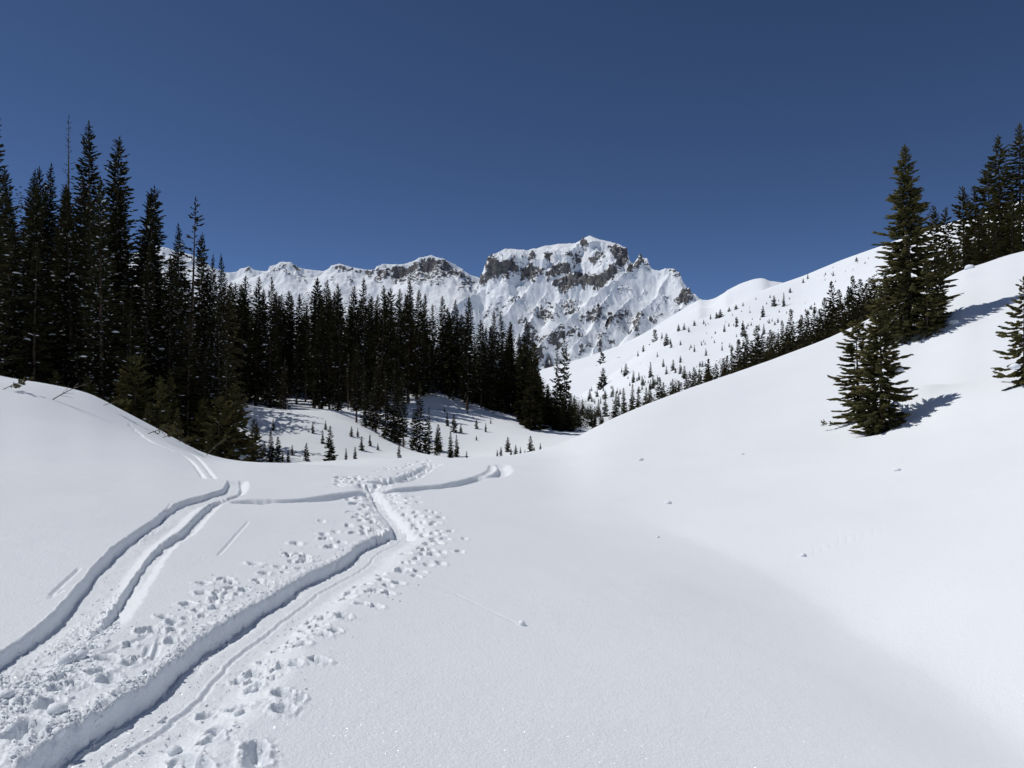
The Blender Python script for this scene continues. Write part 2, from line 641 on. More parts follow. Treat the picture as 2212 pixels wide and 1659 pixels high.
def track_coords(pts, margin):
    """signed side distance (positive = right of travel), arc length, for vertices near the track"""
    u = [p[0] for p in pts]
    v = [p[1] for p in pts]
    x, y, _ = near.hit(u, v, 2.2, 70)
    step = 0.12 if y.min() < 12 else 0.25
    x, y = resample(x, y, step)
    m = np.where((gxf > x.min() - margin) & (gxf < x.max() + margin) & (gyf > y.min() - margin) & (gyf < y.max() + margin))[0]
    px, py = gxf[m], gyf[m]
    best = np.full(len(m), 1e9)
    sd = np.zeros(len(m))
    arc = np.zeros(len(m))
    end = np.zeros(len(m))
    acc = 0.0
    ns = len(x) - 1
    for i in range(ns):
        ax, ay = x[i], y[i]
        bx, by = x[i + 1] - ax, y[i + 1] - ay
        l2 = bx * bx + by * by + 1e-12
        l = math.sqrt(l2)
        t = ((px - ax) * bx + (py - ay) * by) / l2
        tc = np.clip(t, 0, 1)
        dx = px - ax - bx * tc
        dy = py - ay - by * tc
        d = dx * dx + dy * dy
        w = d < best
        best[w] = d[w]
        side = np.sign((px - ax) * by - (py - ay) * bx)
        sd[w] = (np.sqrt(d) * side)[w]
        arc[w] = (acc + tc * l)[w]
        over = np.zeros(len(m))
        if i == 0:
            over = np.maximum(0, -t) * l
        if i == ns - 1:
            over = np.maximum(over, np.maximum(0, t - 1) * l)
        end[w] = over[w]
        acc += l
    return m, sd, arc, end, acc


def carve(pts, prof, margin=1.2, ends=(0.15, 0.15), jitter=0.018, jscale=3.0, seed=0):
    """prof(side, arc, total, x, y) -> (dz)"""
    m, sd, arc, end, tot = track_coords(pts, margin)
    js = jitter * fbm(arc * jscale, sd * 0.4, seed + 100, 4, 0.6)
    dz = prof(sd + js, arc, tot, gxf[m], gyf[m])
    fade = np.where(end > 0, np.clip(1 - end / 0.05, 0, 1), 1.0)
    if ends[0] > 0:
        fade = fade * sstep(0, ends[0], arc)
    if ends[1] > 0:
        fade = fade * sstep(0, ends[1], tot - arc)
    gzf[m] += dz * fade


def lin(x, xs, ys):
    return np.interp(x, xs, ys)


# main skin track: tall shaded wall on its uphill side, two ski grooves in its floor
T1 = [(-60, 1790), (10, 1660), (100, 1600), (150, 1566), (207, 1548), (277, 1496), (350, 1452), (420, 1383), (450, 1363), (500, 1333), (567, 1293),
      (623, 1259), (687, 1223), (737, 1203), (772, 1175), (815, 1157), (842, 1143), (846, 1133), (839, 1122), (825, 1104), (809, 1085), (799, 1060), (789, 1046)]


def js_off(a):
    return 0.012 * fbm(a * 1.2, 0 * a, 55, 2)


def prof_T1(s, a, tot, x, y):
    up = a / tot
    D = 0.112 * (1 - 0.25 * sstep(.55, 1, up)) * (1 + .18 * noise2(a * 1.1, 0, 4))
    wall = 0.045 + 0.03 * (noise2(a * 2.3, 3.1, 8) + .3)
    wid = 0.47 - 0.08 * up
    fl = -D
    z = np.where(s < 0, 0, np.where(s < wall, -D * sstep(0, 1, s / wall), fl))
    # rough cut marks in the wall
    z += np.where((s > -.02) & (s < wall * 1.5), 0.010 * fbm(a * 9 + s * 60, s * 30 - a * 2, 31, 4, .6), 0)
    inside = sstep(wall, wall + .05, s)
    z += inside * 0.004 * fbm(x * 9, y * 9, 5, 3)
    # groove pair: crisp narrow rut with a little ridge on its left
    g = s - js_off(a) - (0.255 - .03 * up)
    z += 0.008 * np.exp(-(g / 0.012) ** 2) - 0.012 * np.exp(-((g - .026) / 0.013) ** 2)
    g2 = s - 0.10
    z += -0.008 * np.exp(-(g2 / .02) ** 2) * (noise2(a * .9, 8, 2) > -.2)
    rise = sstep(wid - .08, wid + 0.34, s)
    z = z * (1 - rise)
    # spoil thrown along the lip
    z += 0.018 * np.exp(-((s + .05) / .05) ** 2) * (0.6 + fbm(x * 14, y * 14, 12, 3))
    return z


carve(T1, prof_T1, 1.2, (0, .5), 0.014, 4.0, 1)


def wallcut(D, wall, floor, ramp_, rough=0.006, seed=0):
    def f(s, a, tot, x, y):
        d = D * (1 + .2 * noise2(a * .8, seed, 6))
        z = -d * sstep(0, wall, s)
        z *= 1 - sstep(floor, floor + ramp_, s)
        z += rough * sstep(wall * .5, wall, s) * (1 - sstep(floor, floor + ramp_, s)) * fbm(x * 8, y * 8, seed + 40, 3)
        z += np.where((s > -.01) & (s < wall * 1.3), rough * ridged(a * 5, s * 22, seed + 60, 3), 0)
        return z
    return f


T2 = [(-80, 1450), (0, 1406), (67, 1362), (110, 1322), (160, 1269), (200, 1222), (240, 1182), (290, 1146), (333, 1119), (377, 1086), (417, 1072),
      (460, 1061), (481, 1056), (489, 1044), (489, 1037)]
carve(T2, wallcut(0.105, .05, .26, .25, 0.006, 1), 1.0, (0, .4), 0.012, 2.2, 2)
T2b = [(160, 1385), (200, 1345), (236, 1306), (267, 1262), (317, 1196), (350, 1166), (383, 1149), (407, 1126), (427, 1108), (447, 1089), (467, 1077), (507, 1063), (517, 1050), (515, 1037)]
carve(T2b, wallcut(0.09, .04, .10, .14, 0.006, 2), 1.0, (1.1, .4), 0.02, 3.5, 3)
# the same two skis beyond the dip, running up and left over the hill
carve([(457, 1034), (441, 1012), (427, 992), (414, 980), (390, 970)], wallcut(.06, .06, .10, .05, .004, 3), .8, (.1, .6), .01, 2, 4)
carve([(434, 1034), (419, 1010), (407, 994), (395, 984), (373, 975)], wallcut(.06, .06, .10, .05, .004, 4), .8, (.1, .6), .01, 2, 5)
carve([(373, 975), (345, 964), (325, 955), (308, 945), (290, 928), (272, 912), (258, 905)], wallcut(.08, .10, .14, .06, .012, 5), .9, (.3, .8), .03, 2.5, 6)
# traverse across the flat
T3 = [(490, 1084), (510, 1078), (549, 1075), (600, 1076), (639, 1075), (689, 1067), (739, 1062), (787, 1058)]
carve(T3, wallcut(.19, .14, .3, .4, .0015, 6), 1.0, (.2, .05), .02, 1.2, 7)
T3b = [(818, 1058), (850, 1056), (889, 1052), (952, 1047), (999, 1036), (1022, 1028), (1050, 1029), (1064, 1026), (1074, 1015), (1073, 1007), (1066, 1001)]
carve(T3b, wallcut(.19, .14, .3, .4, .002, 7), 1.0, (.05, .6), .03, 1.5, 8)
carve([(1020, 1029), (1036, 1025), (1047, 1019), (1053, 1010), (1054, 1002)], wallcut(.09, .09, .2, .2, .012, 8), 1.0, (.3, .5), .03, 1.5, 9)
T4 = [(782, 1043), (822, 1038), (859, 1033), (882, 1022), (905, 1010), (927, 1000)]
carve(T4, wallcut(.15, .16, .42, .3, .004, 9), 1.2, (.2, .4), .04, 1.5, 10)
carve([(855, 1040), (885, 1028), (905, 1018), (930, 1003)], wallcut(.06, .08, .2, .2, .02, 12), 1.0, (.2, .4), .04, 1.5, 13)
# broad packed slope to the right of the crossing, its far side faces the sun
T5 = [(812, 1050), (832, 1072), (849, 1092), (868, 1110), (882, 1127), (897, 1143), (905, 1156)]


def prof_T5(s, a, tot, x, y):
    # travel is towards the camera: positive side is the left of the picture
    z = -0.10 * sstep(0, .13, s) * (1 - sstep(.28, .62, s))
    z += (np.abs(s) < .2) * 0.03 * fbm(x * 6, y * 6, 77, 4) + 0.02 * np.exp(-((s + .04) / .06) ** 2)
    return z


carve(T5, prof_T5, 1.2, (.2, .4), .05, 2.0, 11)
# thin scratches: single pole and ski edges
for pts, d in (([(466, 1196), (500, 1158), (533, 1124)], .016), ([(100, 1283), (140, 1248), (166, 1225)], .022), ([(95, 1290), (130, 1270)], .012),
               ([(303, 1420), (315, 1390)], .025), ([(322, 1428), (338, 1372)], .025), ([(205, 1415), (260, 1392), (318, 1368)], .02),
               ([(340, 1119), (366, 1086)], .02)):
    carve(pts, wallcut(d, .02, .035, .02, .002, 21), .5, (.08, .08), .006, 4, 12)
# trails of rolling snowballs
for pts, d in (([(986, 1277), (1030, 1300), (1080, 1326), (1125, 1346)], .007), ([(1745, 1190), (1850, 1158), (1945, 1128), (2060, 1075), (2200, 995)], .007),
               ([(1440, 1088), (1560, 1075), (1700, 1040)], .006)):
    carve(pts, wallcut(d, .02, .035, .02, .002, 22), .5, (.1, .1), .008, 4, 14)


# ------------------------------------------------------------------ footprints and pole holes
def R2(x, y):
    return (x * .3333, 1105.9 + y * .3333)


def R3(x, y):
    return (438.8 + x * .3333, 960 + y * .3333)


holes = []
for x, y, s in ((690, 950, 1.2), (640, 1040, 1.1), (700, 1090, 1.1), (590, 880, 1), (850, 985, .9), (310, 1250, 1.4), (200, 1395, 1.3), (400, 1080, .8),
                (960, 755, 1), (1010, 775, .8), (1060, 672, 1), (1130, 710, .9), (1115, 840, 1.1), (1405, 620, 1), (1220, 590, 1.2),
                (1310, 520, 1.1), (1320, 460, 1), (1460, 430, 1.1), (1440, 548, 1.1), (1590, 500, .9), (1655, 325, 1), (1730, 448, .9), (1715, 390, 1),
                (1810, 345, .9), (1920, 190, 1), (1980, 300, 1), (1890, 270, .8), (2100, 170, 1), (2150, 215, 1), (2100, 135, .8),
                (2090, 660, 1.1), (1980, 715, 1), (1920, 800, 1.1), (1955, 850, 1), (2090, 790, 1), (2170, 765, 1), (1645, 960, 1.1), (1890, 975, 1.2),
                (1800, 985, .9), (2065, 960, 1.2), (1645, 1075, 1), (1550, 1210, 1.3), (1340, 1195, .9), (1835, 1180, 1.3), (1835, 1280, 1.1),
                (1930, 1205, .8), (1420, 1350, 1.3), (1370, 1440, 1.3), (1180, 1560, 1.4), (1660, 1535, 1.3), (1650, 1605, 1.4),
                (850, 1620, 1.2), (1280, 1640, 1.1), (180, 1250, .9), (370, 1155, .8), (100, 1460, 1.0), (480, 1125, .7)):
    holes.append((*R2(x, y), s))
for x, y, s in ((940, 970, 1.2), (1035, 1030, 1), (1120, 1045, 1.1), (775, 1095, 1.1), (910, 1110, 1.1), (660, 1155, 1), (1120, 935, 1.1), (1205, 955, 1),
                (1265, 885, 1.3), (1200, 905, .9), (1165, 865, 1), (1150, 815, .9), (1300, 790, 1), (1405, 805, 1), (1380, 835, .8), (1540, 755, 1), (1460, 765, .9),
                (1310, 695, 1), (1490, 705, 1), (1660, 690, .9), (1570, 610, 1), (1690, 610, .7), (1510, 630, .9), (1600, 560, .8), (1510, 510, 1), (1540, 480, .8),
                (1450, 430, .9), (1500, 445, .9), (1400, 375, .8), (1380, 345, .9), (1330, 380, .8), (1370, 440, .8), (1460, 480, .8), (770, 495, .8),
                (600, 630, 1), (335, 765, 1), (780, 575, 1), (860, 560, .9), (800, 605, 1.1), (895, 630, .9), (820, 655, 1), (660, 715, 1), (560, 710, .8),
                (670, 745, .9), (980, 570, 1.1), (1040, 560, .9), (1090, 490, 1), (1000, 480, .9), (950, 520, .8), (960, 440, .9), (1030, 420, 1), (1110, 450, .8),
                (970, 380, .9), (1060, 390, .9), (1000, 350, .9), (940, 350, .8), (1080, 345, .8), (1550, 690, .7), (1420, 700, .7)):
    holes.append((*R3(x, y), s))
# tramplings around the crossing and along the upper track
rs = np.random.default_rng(11)
for _ in range(46):
    holes.append((rs.uniform(725, 795), rs.uniform(1028, 1050), rs.uniform(.6, 1)))
for _ in range(40):
    t = rs.uniform(0, 1)
    holes.append((815 + 120 * t + rs.normal(0, 14), 1046 - 40 * t + rs.uniform(-4, 9), rs.uniform(.6, 1)))
for _ in range(40):
    t = rs.uniform(0, 1)
    holes.append((835 + 110 * t + rs.normal(-6, 14), 1022 - 28 * t + rs.uniform(-6, 3), rs.uniform(.6, 1)))
for _ in range(34):
    t = rs.uniform(0, 1)
    holes.append((770 + 45 * t + rs.uniform(-22, 22), 1065 + 90 * t, rs.uniform(.6, .95)))
for _ in range(28):
    t = rs.uniform(0, 1)
    holes.append((850 + 80 * t + rs.uniform(-14, 26), 1065 + 90 * t, rs.uniform(.55, .9)))
for side_, n_, lo_, hi_ in ((-1, 36, 40, 125), (1, 36, 125, 200)):
    for _ in range(n_):
        v_ = 1150 + 290 * rs.random() ** 1.2
        uc = np.interp(v_, [1150, 1203, 1259, 1333, 1383, 1452, 1548], [842, 737, 623, 500, 420, 350, 207])
        sc_ = (v_ - 1000) / 330.0
        holes.append((uc + side_ * rs.uniform(lo_, hi_) * (.55 + .45 * sc_), v_ + side_ * rs.uniform(0, 22), rs.uniform(.6, .95)))
hx, hy, hz = near.hit([h[0] for h in holes], [h[1] for h in holes], 2.2, 60)
for i in range(len(holes)):
    px, py, s = hx[i], hy[i], holes[i][2]
    far = sstep(5, 18, py)
    a = 0.062 * min(s, 1.12) * (1 + .8 * far)
    el = 1.1 + .35 * rs.random()
    ang = rs.normal(0.45, .5) + math.pi / 2
    m = np.where((np.abs(gxf - px) < 4 * a) & (np.abs(gyf - py) < 4 * a * el))[0]
    if len(m) == 0:
        continue
    dx, dy = gxf[m] - px, gyf[m] - py
    c, sn = math.cos(ang), math.sin(ang)
    q = np.hypot((dx * c + dy * sn) / (a * el), (-dx * sn + dy * c) / a)
    q = q + 0.26 * fbm(dx / a * 1.1 + i * 3.7, dy / a * 1.1, 50 + i, 2, .5)
    d = (0.125 + .05 * rs.random()) * (0.7 + .3 * s) * (1 + .7 * far) * (.58 + .42 * sstep(4.2, 6.5, py))
    dz = -d * (1 - sstep(.12, 1.05, q)) + 0.012 * np.exp(-((q - 1.14) / .25) ** 2)
    dz += 0.006 * sstep(.9, 1.2, q) * (1 - sstep(1.3, 2.3, q)) * fbm(dx / a * 1.8, dy / a * 1.8, 80 + i, 2)
    gzf[m] += dz

# churned snow at the left and along the lip of the skin track
U_, V_ = w2p(gxf, gyf, gzf)
front = (gyf > 1.5) & (gyf < 45)


def zone(poly_u, poly_lo, poly_hi, amp, sc, seed):
    lo = np.interp(U_, poly_u, poly_lo)
    hi = np.interp(U_, poly_u, poly_hi)
    w = sstep(0, 22, V_ - lo) * sstep(0, 22, hi - V_) * front
    w = np.where((U_ > poly_u[0]) & (U_ < poly_u[-1]), w, 0)
    m = np.where(w > 0)[0]
    r = ridged(gxf[m] * sc, gyf[m] * sc, seed, 3, .55)
    pt = sstep(-.35, .4, noise2(gxf[m] * 1.7, gyf[m] * 1.7, seed + 5))
    gzf[m] += amp * w[m] * (r + .15) * (.35 + .65 * pt)


zone([-60, 0, 60, 120, 180, 230, 260], [1440, 1440, 1420, 1375, 1330, 1295, 1280], [1590, 1585, 1540, 1470, 1400, 1345, 1310], .011, 20, 70)
zone([-60, 0, 100, 190, 260], [1540, 1530, 1480, 1440, 1420], [1670, 1650, 1600, 1545, 1500], .006, 18, 72)
zone([190, 260, 340, 420, 500, 600], [1505, 1470, 1420, 1350, 1310, 1260], [1560, 1520, 1465, 1398, 1350, 1290], .006, 14, 73)
zone([400, 430, 470, 520], [1085, 1083, 1080, 1080], [1110, 1100, 1094, 1090], .02, 5, 74)
zone([300, 350, 400, 430], [1150, 1125, 1105, 1095], [1190, 1160, 1130, 1112], .015, 8, 75)
zone([720, 760, 800, 850, 1000], [1020, 1022, 1020, 1008, 988], [1056, 1058, 1056, 1046, 1012], .022, 4, 76)

GZ = gzf.reshape(GZ.shape)
GZ_near = GZ
_azs = AZ[0].copy()
_rrs = RR[:, 0].copy()


def surf(x, y):
    """height of the finished snow surface, tracks and drifts included"""
    a = math.atan2(x, y)
    q = math.hypot(x, y)
    i = min(max(int(np.searchsorted(_azs, a)) - 1, 0), len(_azs) - 2)
    j = min(max(int(np.searchsorted(_rrs, q)) - 1, 0), len(_rrs) - 2)
    ta = (a - _azs[i]) / (_azs[i + 1] - _azs[i])
    tr = min(max((q - _rrs[j]) / (_rrs[j + 1] - _rrs[j]), 0), 1)
    z0 = GZ_near[j, i] * (1 - ta) + GZ_near[j, i + 1] * ta
    z1 = GZ_near[j + 1, i] * (1 - ta) + GZ_near[j + 1, i + 1] * ta
    return float(z0 * (1 - tr) + z1 * tr)


snowfield = grid_mesh("snowfield", GX, GY, GZ, M_SNOW, wrap=True)

# ------------------------------------------------------------------ valley beyond the crest
vc = [(-400, 850, 60), (-100, 850, 55), (0, 868, 52), (200, 885, 54), (400, 945, 56), (-100, 790, 95), (100, 800, 90), (200, 815, 92), (400, 870, 80), (-100, 720, 150), (0, 735, 140),
      (300, 750, 130), (470, 960, 62), (440, 830, 120),
      (600, 1050, 58), (740, 1050, 58), (900, 1045, 60), (1050, 1042, 62), (1150, 1015, 68), (1250, 975, 80),
      (560, 965, 78), (640, 945, 80), (700, 884, 96), (630, 890, 96), (560, 868, 108), (540, 840, 125), (640, 800, 140), (740, 902, 92), (800, 930, 88), (850, 962, 84), (700, 960, 79), (800, 980, 78), (880, 990, 76),
      (760, 880, 112), (800, 880, 118), (900, 985, 92), (950, 986, 90), (1050, 986, 90), (1150, 972, 95), (1230, 950, 104), (1260, 945, 112), (1000, 935, 106), (1100, 935, 108),
      (890, 842, 128), (1000, 872, 126), (1100, 897, 124), (1200, 929, 120), (900, 790, 170), (1050, 825, 165), (1150, 868, 160), (1240, 915, 160), (700, 745, 190), (500, 730, 190), (250, 690, 210), (0, 660, 220),
      (600, 722, 235), (900, 765, 235), (1080, 830, 230), (1200, 880, 230), (600, 760, 300), (900, 800, 300), (1150, 860, 300), (0, 690, 300),
      (1300, 935, 130), (1290, 912, 220), (1270, 890, 330), (1400, 905, 120), (1600, 850, 130), (1800, 775, 135), (2000, 680, 130), (2212, 590, 130), (2500, 450, 130),
      (1400, 880, 230), (1500, 858, 200), (1700, 795, 200), (1900, 715, 200), (2212, 560, 200), (2500, 430, 200), (1500, 865, 330), (1800, 800, 300), (2100, 720, 280), (2400, 600, 300)]
valley = Ground(TPS([tuple(float(c) for c in p2w(u, v, y)) for u, v, y in vc], 60.0, 1e-3))
az = np.linspace(math.radians(-62), math.radians(62), 420)
rv = np.geomspace(46, 420, 230)
AZ, RR = np.meshgrid(az, rv)
X, Y = RR * np.sin(AZ), RR * np.cos(AZ)


def valley_z(x, y):
    x = np.asarray(x, float)
    y = np.asarray(y, float)
    # keep it under the near field where the two overlap
    d = np.hypot(x, y)
    z = valley(x, y) + 0.25 * fbm(x * .07, y * .07, 61, 3)
    return z - 3.0 * (1 - sstep(46, 56, d))


grid_mesh("valley", X, Y, valley_z(X, Y), M_SNOWFAR)

# the land goes on all round, out to the horizon
az = np.linspace(-math.pi, math.pi, 200)[:-1]
rg = np.geomspace(60, 9500, 60)
AZ, RR = np.meshgrid(az, rg)
X, Y = RR * np.sin(AZ), RR * np.cos(AZ)
grid_mesh("ground", X, Y, -14 - 26 * sstep(60, 400, RR) + .02 * np.maximum(RR - 3200, 0) + 12 * fbm(X * .002, Y * .002, 91, 3) * sstep(500, 1500, RR), M_SNOWFAR, wrap=True)

# ------------------------------------------------------------------ the open slope with scattered firs
fc = [(1100, 890, 330), (1250, 885, 330), (1300, 882, 330), (1500, 862, 300), (1800, 800, 280), (2100, 745, 270), (2400, 650, 270),
      (1340, 830, 450), (1500, 770, 450), (1700, 725, 440), (1900, 650, 430), (2150, 570, 420), (2500, 440, 420),
      (1240, 866, 430), (1330, 803, 560), (1400, 749, 650), (1470, 706, 720), (1540, 683, 760), (1620, 642, 800), (1700, 609, 820), (1800, 571, 800), (1910, 531, 780), (2060, 481, 740), (2212, 431, 720), (2500, 350, 700),
      (1600, 690, 620), (1750, 650, 600), (1900, 590, 580),
      (1250, 880, 560), (1400, 800, 800), (1550, 720, 930), (1700, 650, 980), (1910, 570, 960), (2212, 470, 900), (2500, 390, 900)]
fs_sky = [(1180, 895), (1240, 862), (1290, 828), (1330, 802), (1400, 748), (1470, 705), (1540, 681), (1620, 640), (1660, 622), (1700, 608), (1740, 595), (1800, 570), (1850, 551), (1910, 530),
          (1980, 505), (2060, 480), (2212, 431), (2500, 350)]
front_slope = Ground(TPS([tuple(float(c) for c in p2w(u, v, y)) for u, v, y in fc], 250.0, 1e-3), fs_sky, 330, 980, 0.4)
tu = np.linspace((1120 - 1106) / F, (2650 - 1106) / F, 300)
yv = np.geomspace(290, 980, 200)
T_, Y = np.meshgrid(tu, yv)
X = T_ * Y
Z = front_slope(X, Y) + 0.9 * fbm(X * .012, Y * .012, 81, 4) * sstep(300, 420, Y)
grid_mesh("hillside", X, Y, Z, M_SNOWFAR)

bc = [(1050, 905, 400), (1300, 900, 400), (1900, 840, 400), (1050, 885, 700), (1170, 835, 1000), (1240, 800, 1100), (1300, 830, 800), (1350, 765, 1150), (1450, 712, 1250), (1530, 660, 1500), (1510, 648, 1750), (1400, 722, 1650), (1300, 760, 1600), (1230, 790, 1500), (1170, 805, 1450),
      (1600, 650, 1250), (1575, 622, 1480), (1650, 603, 1420), (1695, 608, 1380), (1750, 615, 1380), (1900, 600, 1350), (1000, 850, 1400), (900, 860, 1500), (1100, 825, 1500), (1530, 652, 2000), (1650, 640, 1900), (1420, 712, 1900), (1250, 780, 1800), (1100, 810, 1800), (1800, 640, 1900), (1500, 720, 900), (1650, 680, 950), (1900, 620, 1000)]
bs_sky = [(1511, 647), (1530, 649), (1545, 645), (1575, 627), (1600, 615), (1630, 604), (1645, 601), (1655, 602), (1665, 607), (1700, 611), (1760, 616), (1900, 620)]
back_slope = Ground(TPS([tuple(float(c) for c in p2w(u, v, y)) for u, v, y in bc], 500.0, 1e-3), bs_sky, 1100, 1900, 0.85)
tu = np.linspace((880 - 1106) / F, (1960 - 1106) / F, 260)
yv = np.geomspace(400, 2050, 220)
T_, Y = np.meshgrid(tu, yv)
X = T_ * Y
Z = back_slope(X, Y)
Z = Z + 2.0 * fbm(X * .006, Y * .006, 83, 4) + 1.3 * noise2((X * .9 + Y * .35) * .03, Y * .003, 85)
grid_mesh("hillside", X, Y, Z, M_SNOWFAR)


# ------------------------------------------------------------------ mountains: roofs hung from ridge lines
def seg_roof(X, Y, ridges, base):
    """highest of all ridge roofs. ridges: (points, profile) with points (u, v, y)"""
    H = np.full(X.shape, base, float)
    for pts, prof in ridges:
        P = np.array([[float(c) for c in p2w(*p)] for p in pts])
        for i in range(len(P) - 1):
            a, b = P[i], P[i + 1]
            dx, dy = b[0] - a[0], b[1] - a[1]
            l2 = dx * dx + dy * dy + 1e-9
            t = np.clip(((X - a[0]) * dx + (Y - a[1]) * dy) / l2, 0, 1)
            d = np.hypot(X - a[0] - dx * t, Y - a[1] - dy * t)
            z = a[2] + (b[2] - a[2]) * t - prof(d, X, Y)
            k = 4.0
            hi = np.maximum(H, z)
            df = np.abs(H - z)
            H = hi + np.where(df < k, (k - df) ** 2 / (4 * k), 0)
    return H


def prof_main(cap, capslope, cliff, apron, ends=(-1e9, 1e9)):
    def f(d, X, Y):
        c = cap * (1 + .9 * fbm(X * .012, Y * .012, 201, 4))
        c = np.maximum(c, 3)
        h = cliff * np.clip(.85 + .8 * fbm(X * .009, Y * .004, 205, 3), .15, 1.8)
        z = capslope * np.minimum(d, c)
        e = np.maximum(d - c, 0)
        cw = h / 3.2
        z = z + np.minimum(e, cw) * 3.2
        z = z + np.maximum(e - cw, 0) * apron
        # the summit block breaks off steeply at both ends
        return z + 2.6 * np.maximum(X - ends[1], 0) + 2.2 * np.maximum(ends[0] - X, 0)
    return f


def zones(U, V, polys, seed, sx=.05, rough=5.0):
    """how far inside rock outcrops a point lies, -inf..: soft, ragged edge, 0..1"""
    n1 = fbm(U * sx, V * sx, seed, 4, .6) * rough
    best = np.full(U.shape, -1e3)
    for P in polys:
        P = np.array(P, float)
        x0, x1, y0, y1 = P[:, 0].min() - 14, P[:, 0].max() + 14, P[:, 1].min() - 14, P[:, 1].max() + 14
        m = (U > x0) & (U < x1) & (V > y0) & (V < y1)
        if not m.any():
            continue
        x, y = U[m], V[m]
        d = np.full(x.shape, 1e6)
        ins = np.zeros(x.shape, bool)
        for i in range(len(P)):
            a, b = P[i], P[(i + 1) % len(P)]
            e = b - a
            t = np.clip(((x - a[0]) * e[0] + (y - a[1]) * e[1]) / (e @ e + 1e-9), 0, 1)
            d = np.minimum(d, np.hypot(x - a[0] - e[0] * t, y - a[1] - e[1] * t))
            c = (a[1] > y) != (b[1] > y)
            ins ^= c & (x < (b[0] - a[0]) * (y - a[1]) / (b[1] - a[1] + 1e-12) + a[0])
        sd = np.where(ins, d, -d)
        best[m] = np.maximum(best[m], sd)
    return sstep(-4.0, 5.0, best + n1)


def prof_spur(s0, s1, w):
    def f(d, X, Y):
        return s1 * d + (s0 - s1) * w * (1 - np.exp(-d / w))
    return f


tu = np.linspace((930 - 1106) / F, (1580 - 1106) / F, 640)
yv = np.linspace(1640, 2330, 420)
T_, Y = np.meshgrid(tu, yv)
X = T_ * Y
wx = X + 9 * fbm(X * .011, Y * .011, 301, 4)
wy = Y + 9 * fbm(X * .011, Y * .011, 333, 4)
sp = prof_spur(1.35, 1.1, 30)
spr = prof_spur(1.8, 1.15, 16)
ridges = [
    ([(1040, 612, 2150), (1048, 585, 2150), (1069, 551, 2155), (1091, 546, 2170), (1128, 541, 2190), (1177, 533, 2210), (1205, 526, 2225), (1239, 526, 2235), (1274, 509, 2245),
      (1301, 519, 2245), (1335, 527, 2240), (1355, 537, 2232)], prof_main(52, .6, 36, 1.2, (-66, 333))),
    ([(1355, 537, 2232), (1362, 568, 2222), (1372, 572, 2190)], prof_main(6, .9, 60, 1.1)),
    ([(1368, 573, 2172), (1381, 552, 2150), (1395, 556, 2140), (1399, 570, 2130)], prof_spur(2.4, 1.5, 8)),
    ([(1398, 570, 2132), (1421, 583, 2120), (1435, 582, 2112), (1449, 583, 2105), (1463, 591, 2095), (1474, 607, 2080), (1500, 631, 2065),
      (1513, 645, 2055), (1545, 650, 2050)], prof_main(8, .9, 14, 1.1)),
    ([(1060, 603, 2120), (1030, 625, 2060), (992, 655, 1980), (960, 695, 1880), (930, 760, 1760)], sp),
    ([(1240, 528, 2228), (1182, 574, 2140), (1131, 636, 2035), (1075, 692, 1930), (1040, 735, 1850), (1010, 790, 1740)], sp),
    ([(1274, 514, 2240), (1250, 560, 2190), (1225, 590, 2150), (1180, 628, 2070), (1150, 682, 1970), (1122, 725, 1890), (1120, 790, 1760)], prof_spur(1.6, 1.1, 20)),
    ([(1320, 560, 2200), (1300, 600, 2160), (1262, 622, 2120)], prof_main(10, .8, 40, 1.05)),
    ([(1215, 640, 2060), (1200, 660, 2000), (1196, 680, 1960)], spr),
    ([(1388, 563, 2140), (1350, 590, 2090), (1318, 612, 2045), (1273, 649, 1965), (1239, 683, 1905), (1188, 714, 1835), (1154, 752, 1770), (1140, 805, 1700)], prof_spur(1.3, 1.1, 24)),
    ([(1398, 580, 2132), (1380, 612, 2085), (1346, 668, 1970), (1310, 712, 1880), (1285, 750, 1800), (1270, 800, 1720)], spr),
    ([(1446, 590, 2100), (1420, 632, 2030), (1398, 655, 1985), (1366, 715, 1860)], spr),
    ([(1490, 625, 2070), (1478, 650, 2010), (1455, 680, 1940)], spr),
    ([(1330, 612, 2060), (1310, 645, 1990), (1275, 700, 1880), (1240, 745, 1800), (1210, 800, 1720)], prof_spur(1.6, 1.1, 14)),
]
H = seg_roof(wx, wy, ridges, -60.0)
# couloirs fill with snow: a floor some way under the crest keeps them from cutting too deep
floor_ = seg_roof(X + .5 * (wx - X), Y + .5 * (wy - Y), [(p, lambda d, X, Y: 185 + .70 * d) for p, _ in ridges[:1] + ridges[3:4]], -60.0)
k = 26.0
df = np.abs(H - floor_)
H = np.maximum(H, floor_) + np.where(df < k, (k - df) ** 2 / (4 * k), 0)
gx = np.gradient(H, axis=1) / np.gradient(X, axis=1)
gy = np.gradient(H, axis=0) / np.gradient(Y, axis=0)
st = np.hypot(gx, gy)
steep = sstep(1.15, 2.0, st)
patch = sstep(-.25, .45, fbm(X * .010, Y * .010, 345, 3))
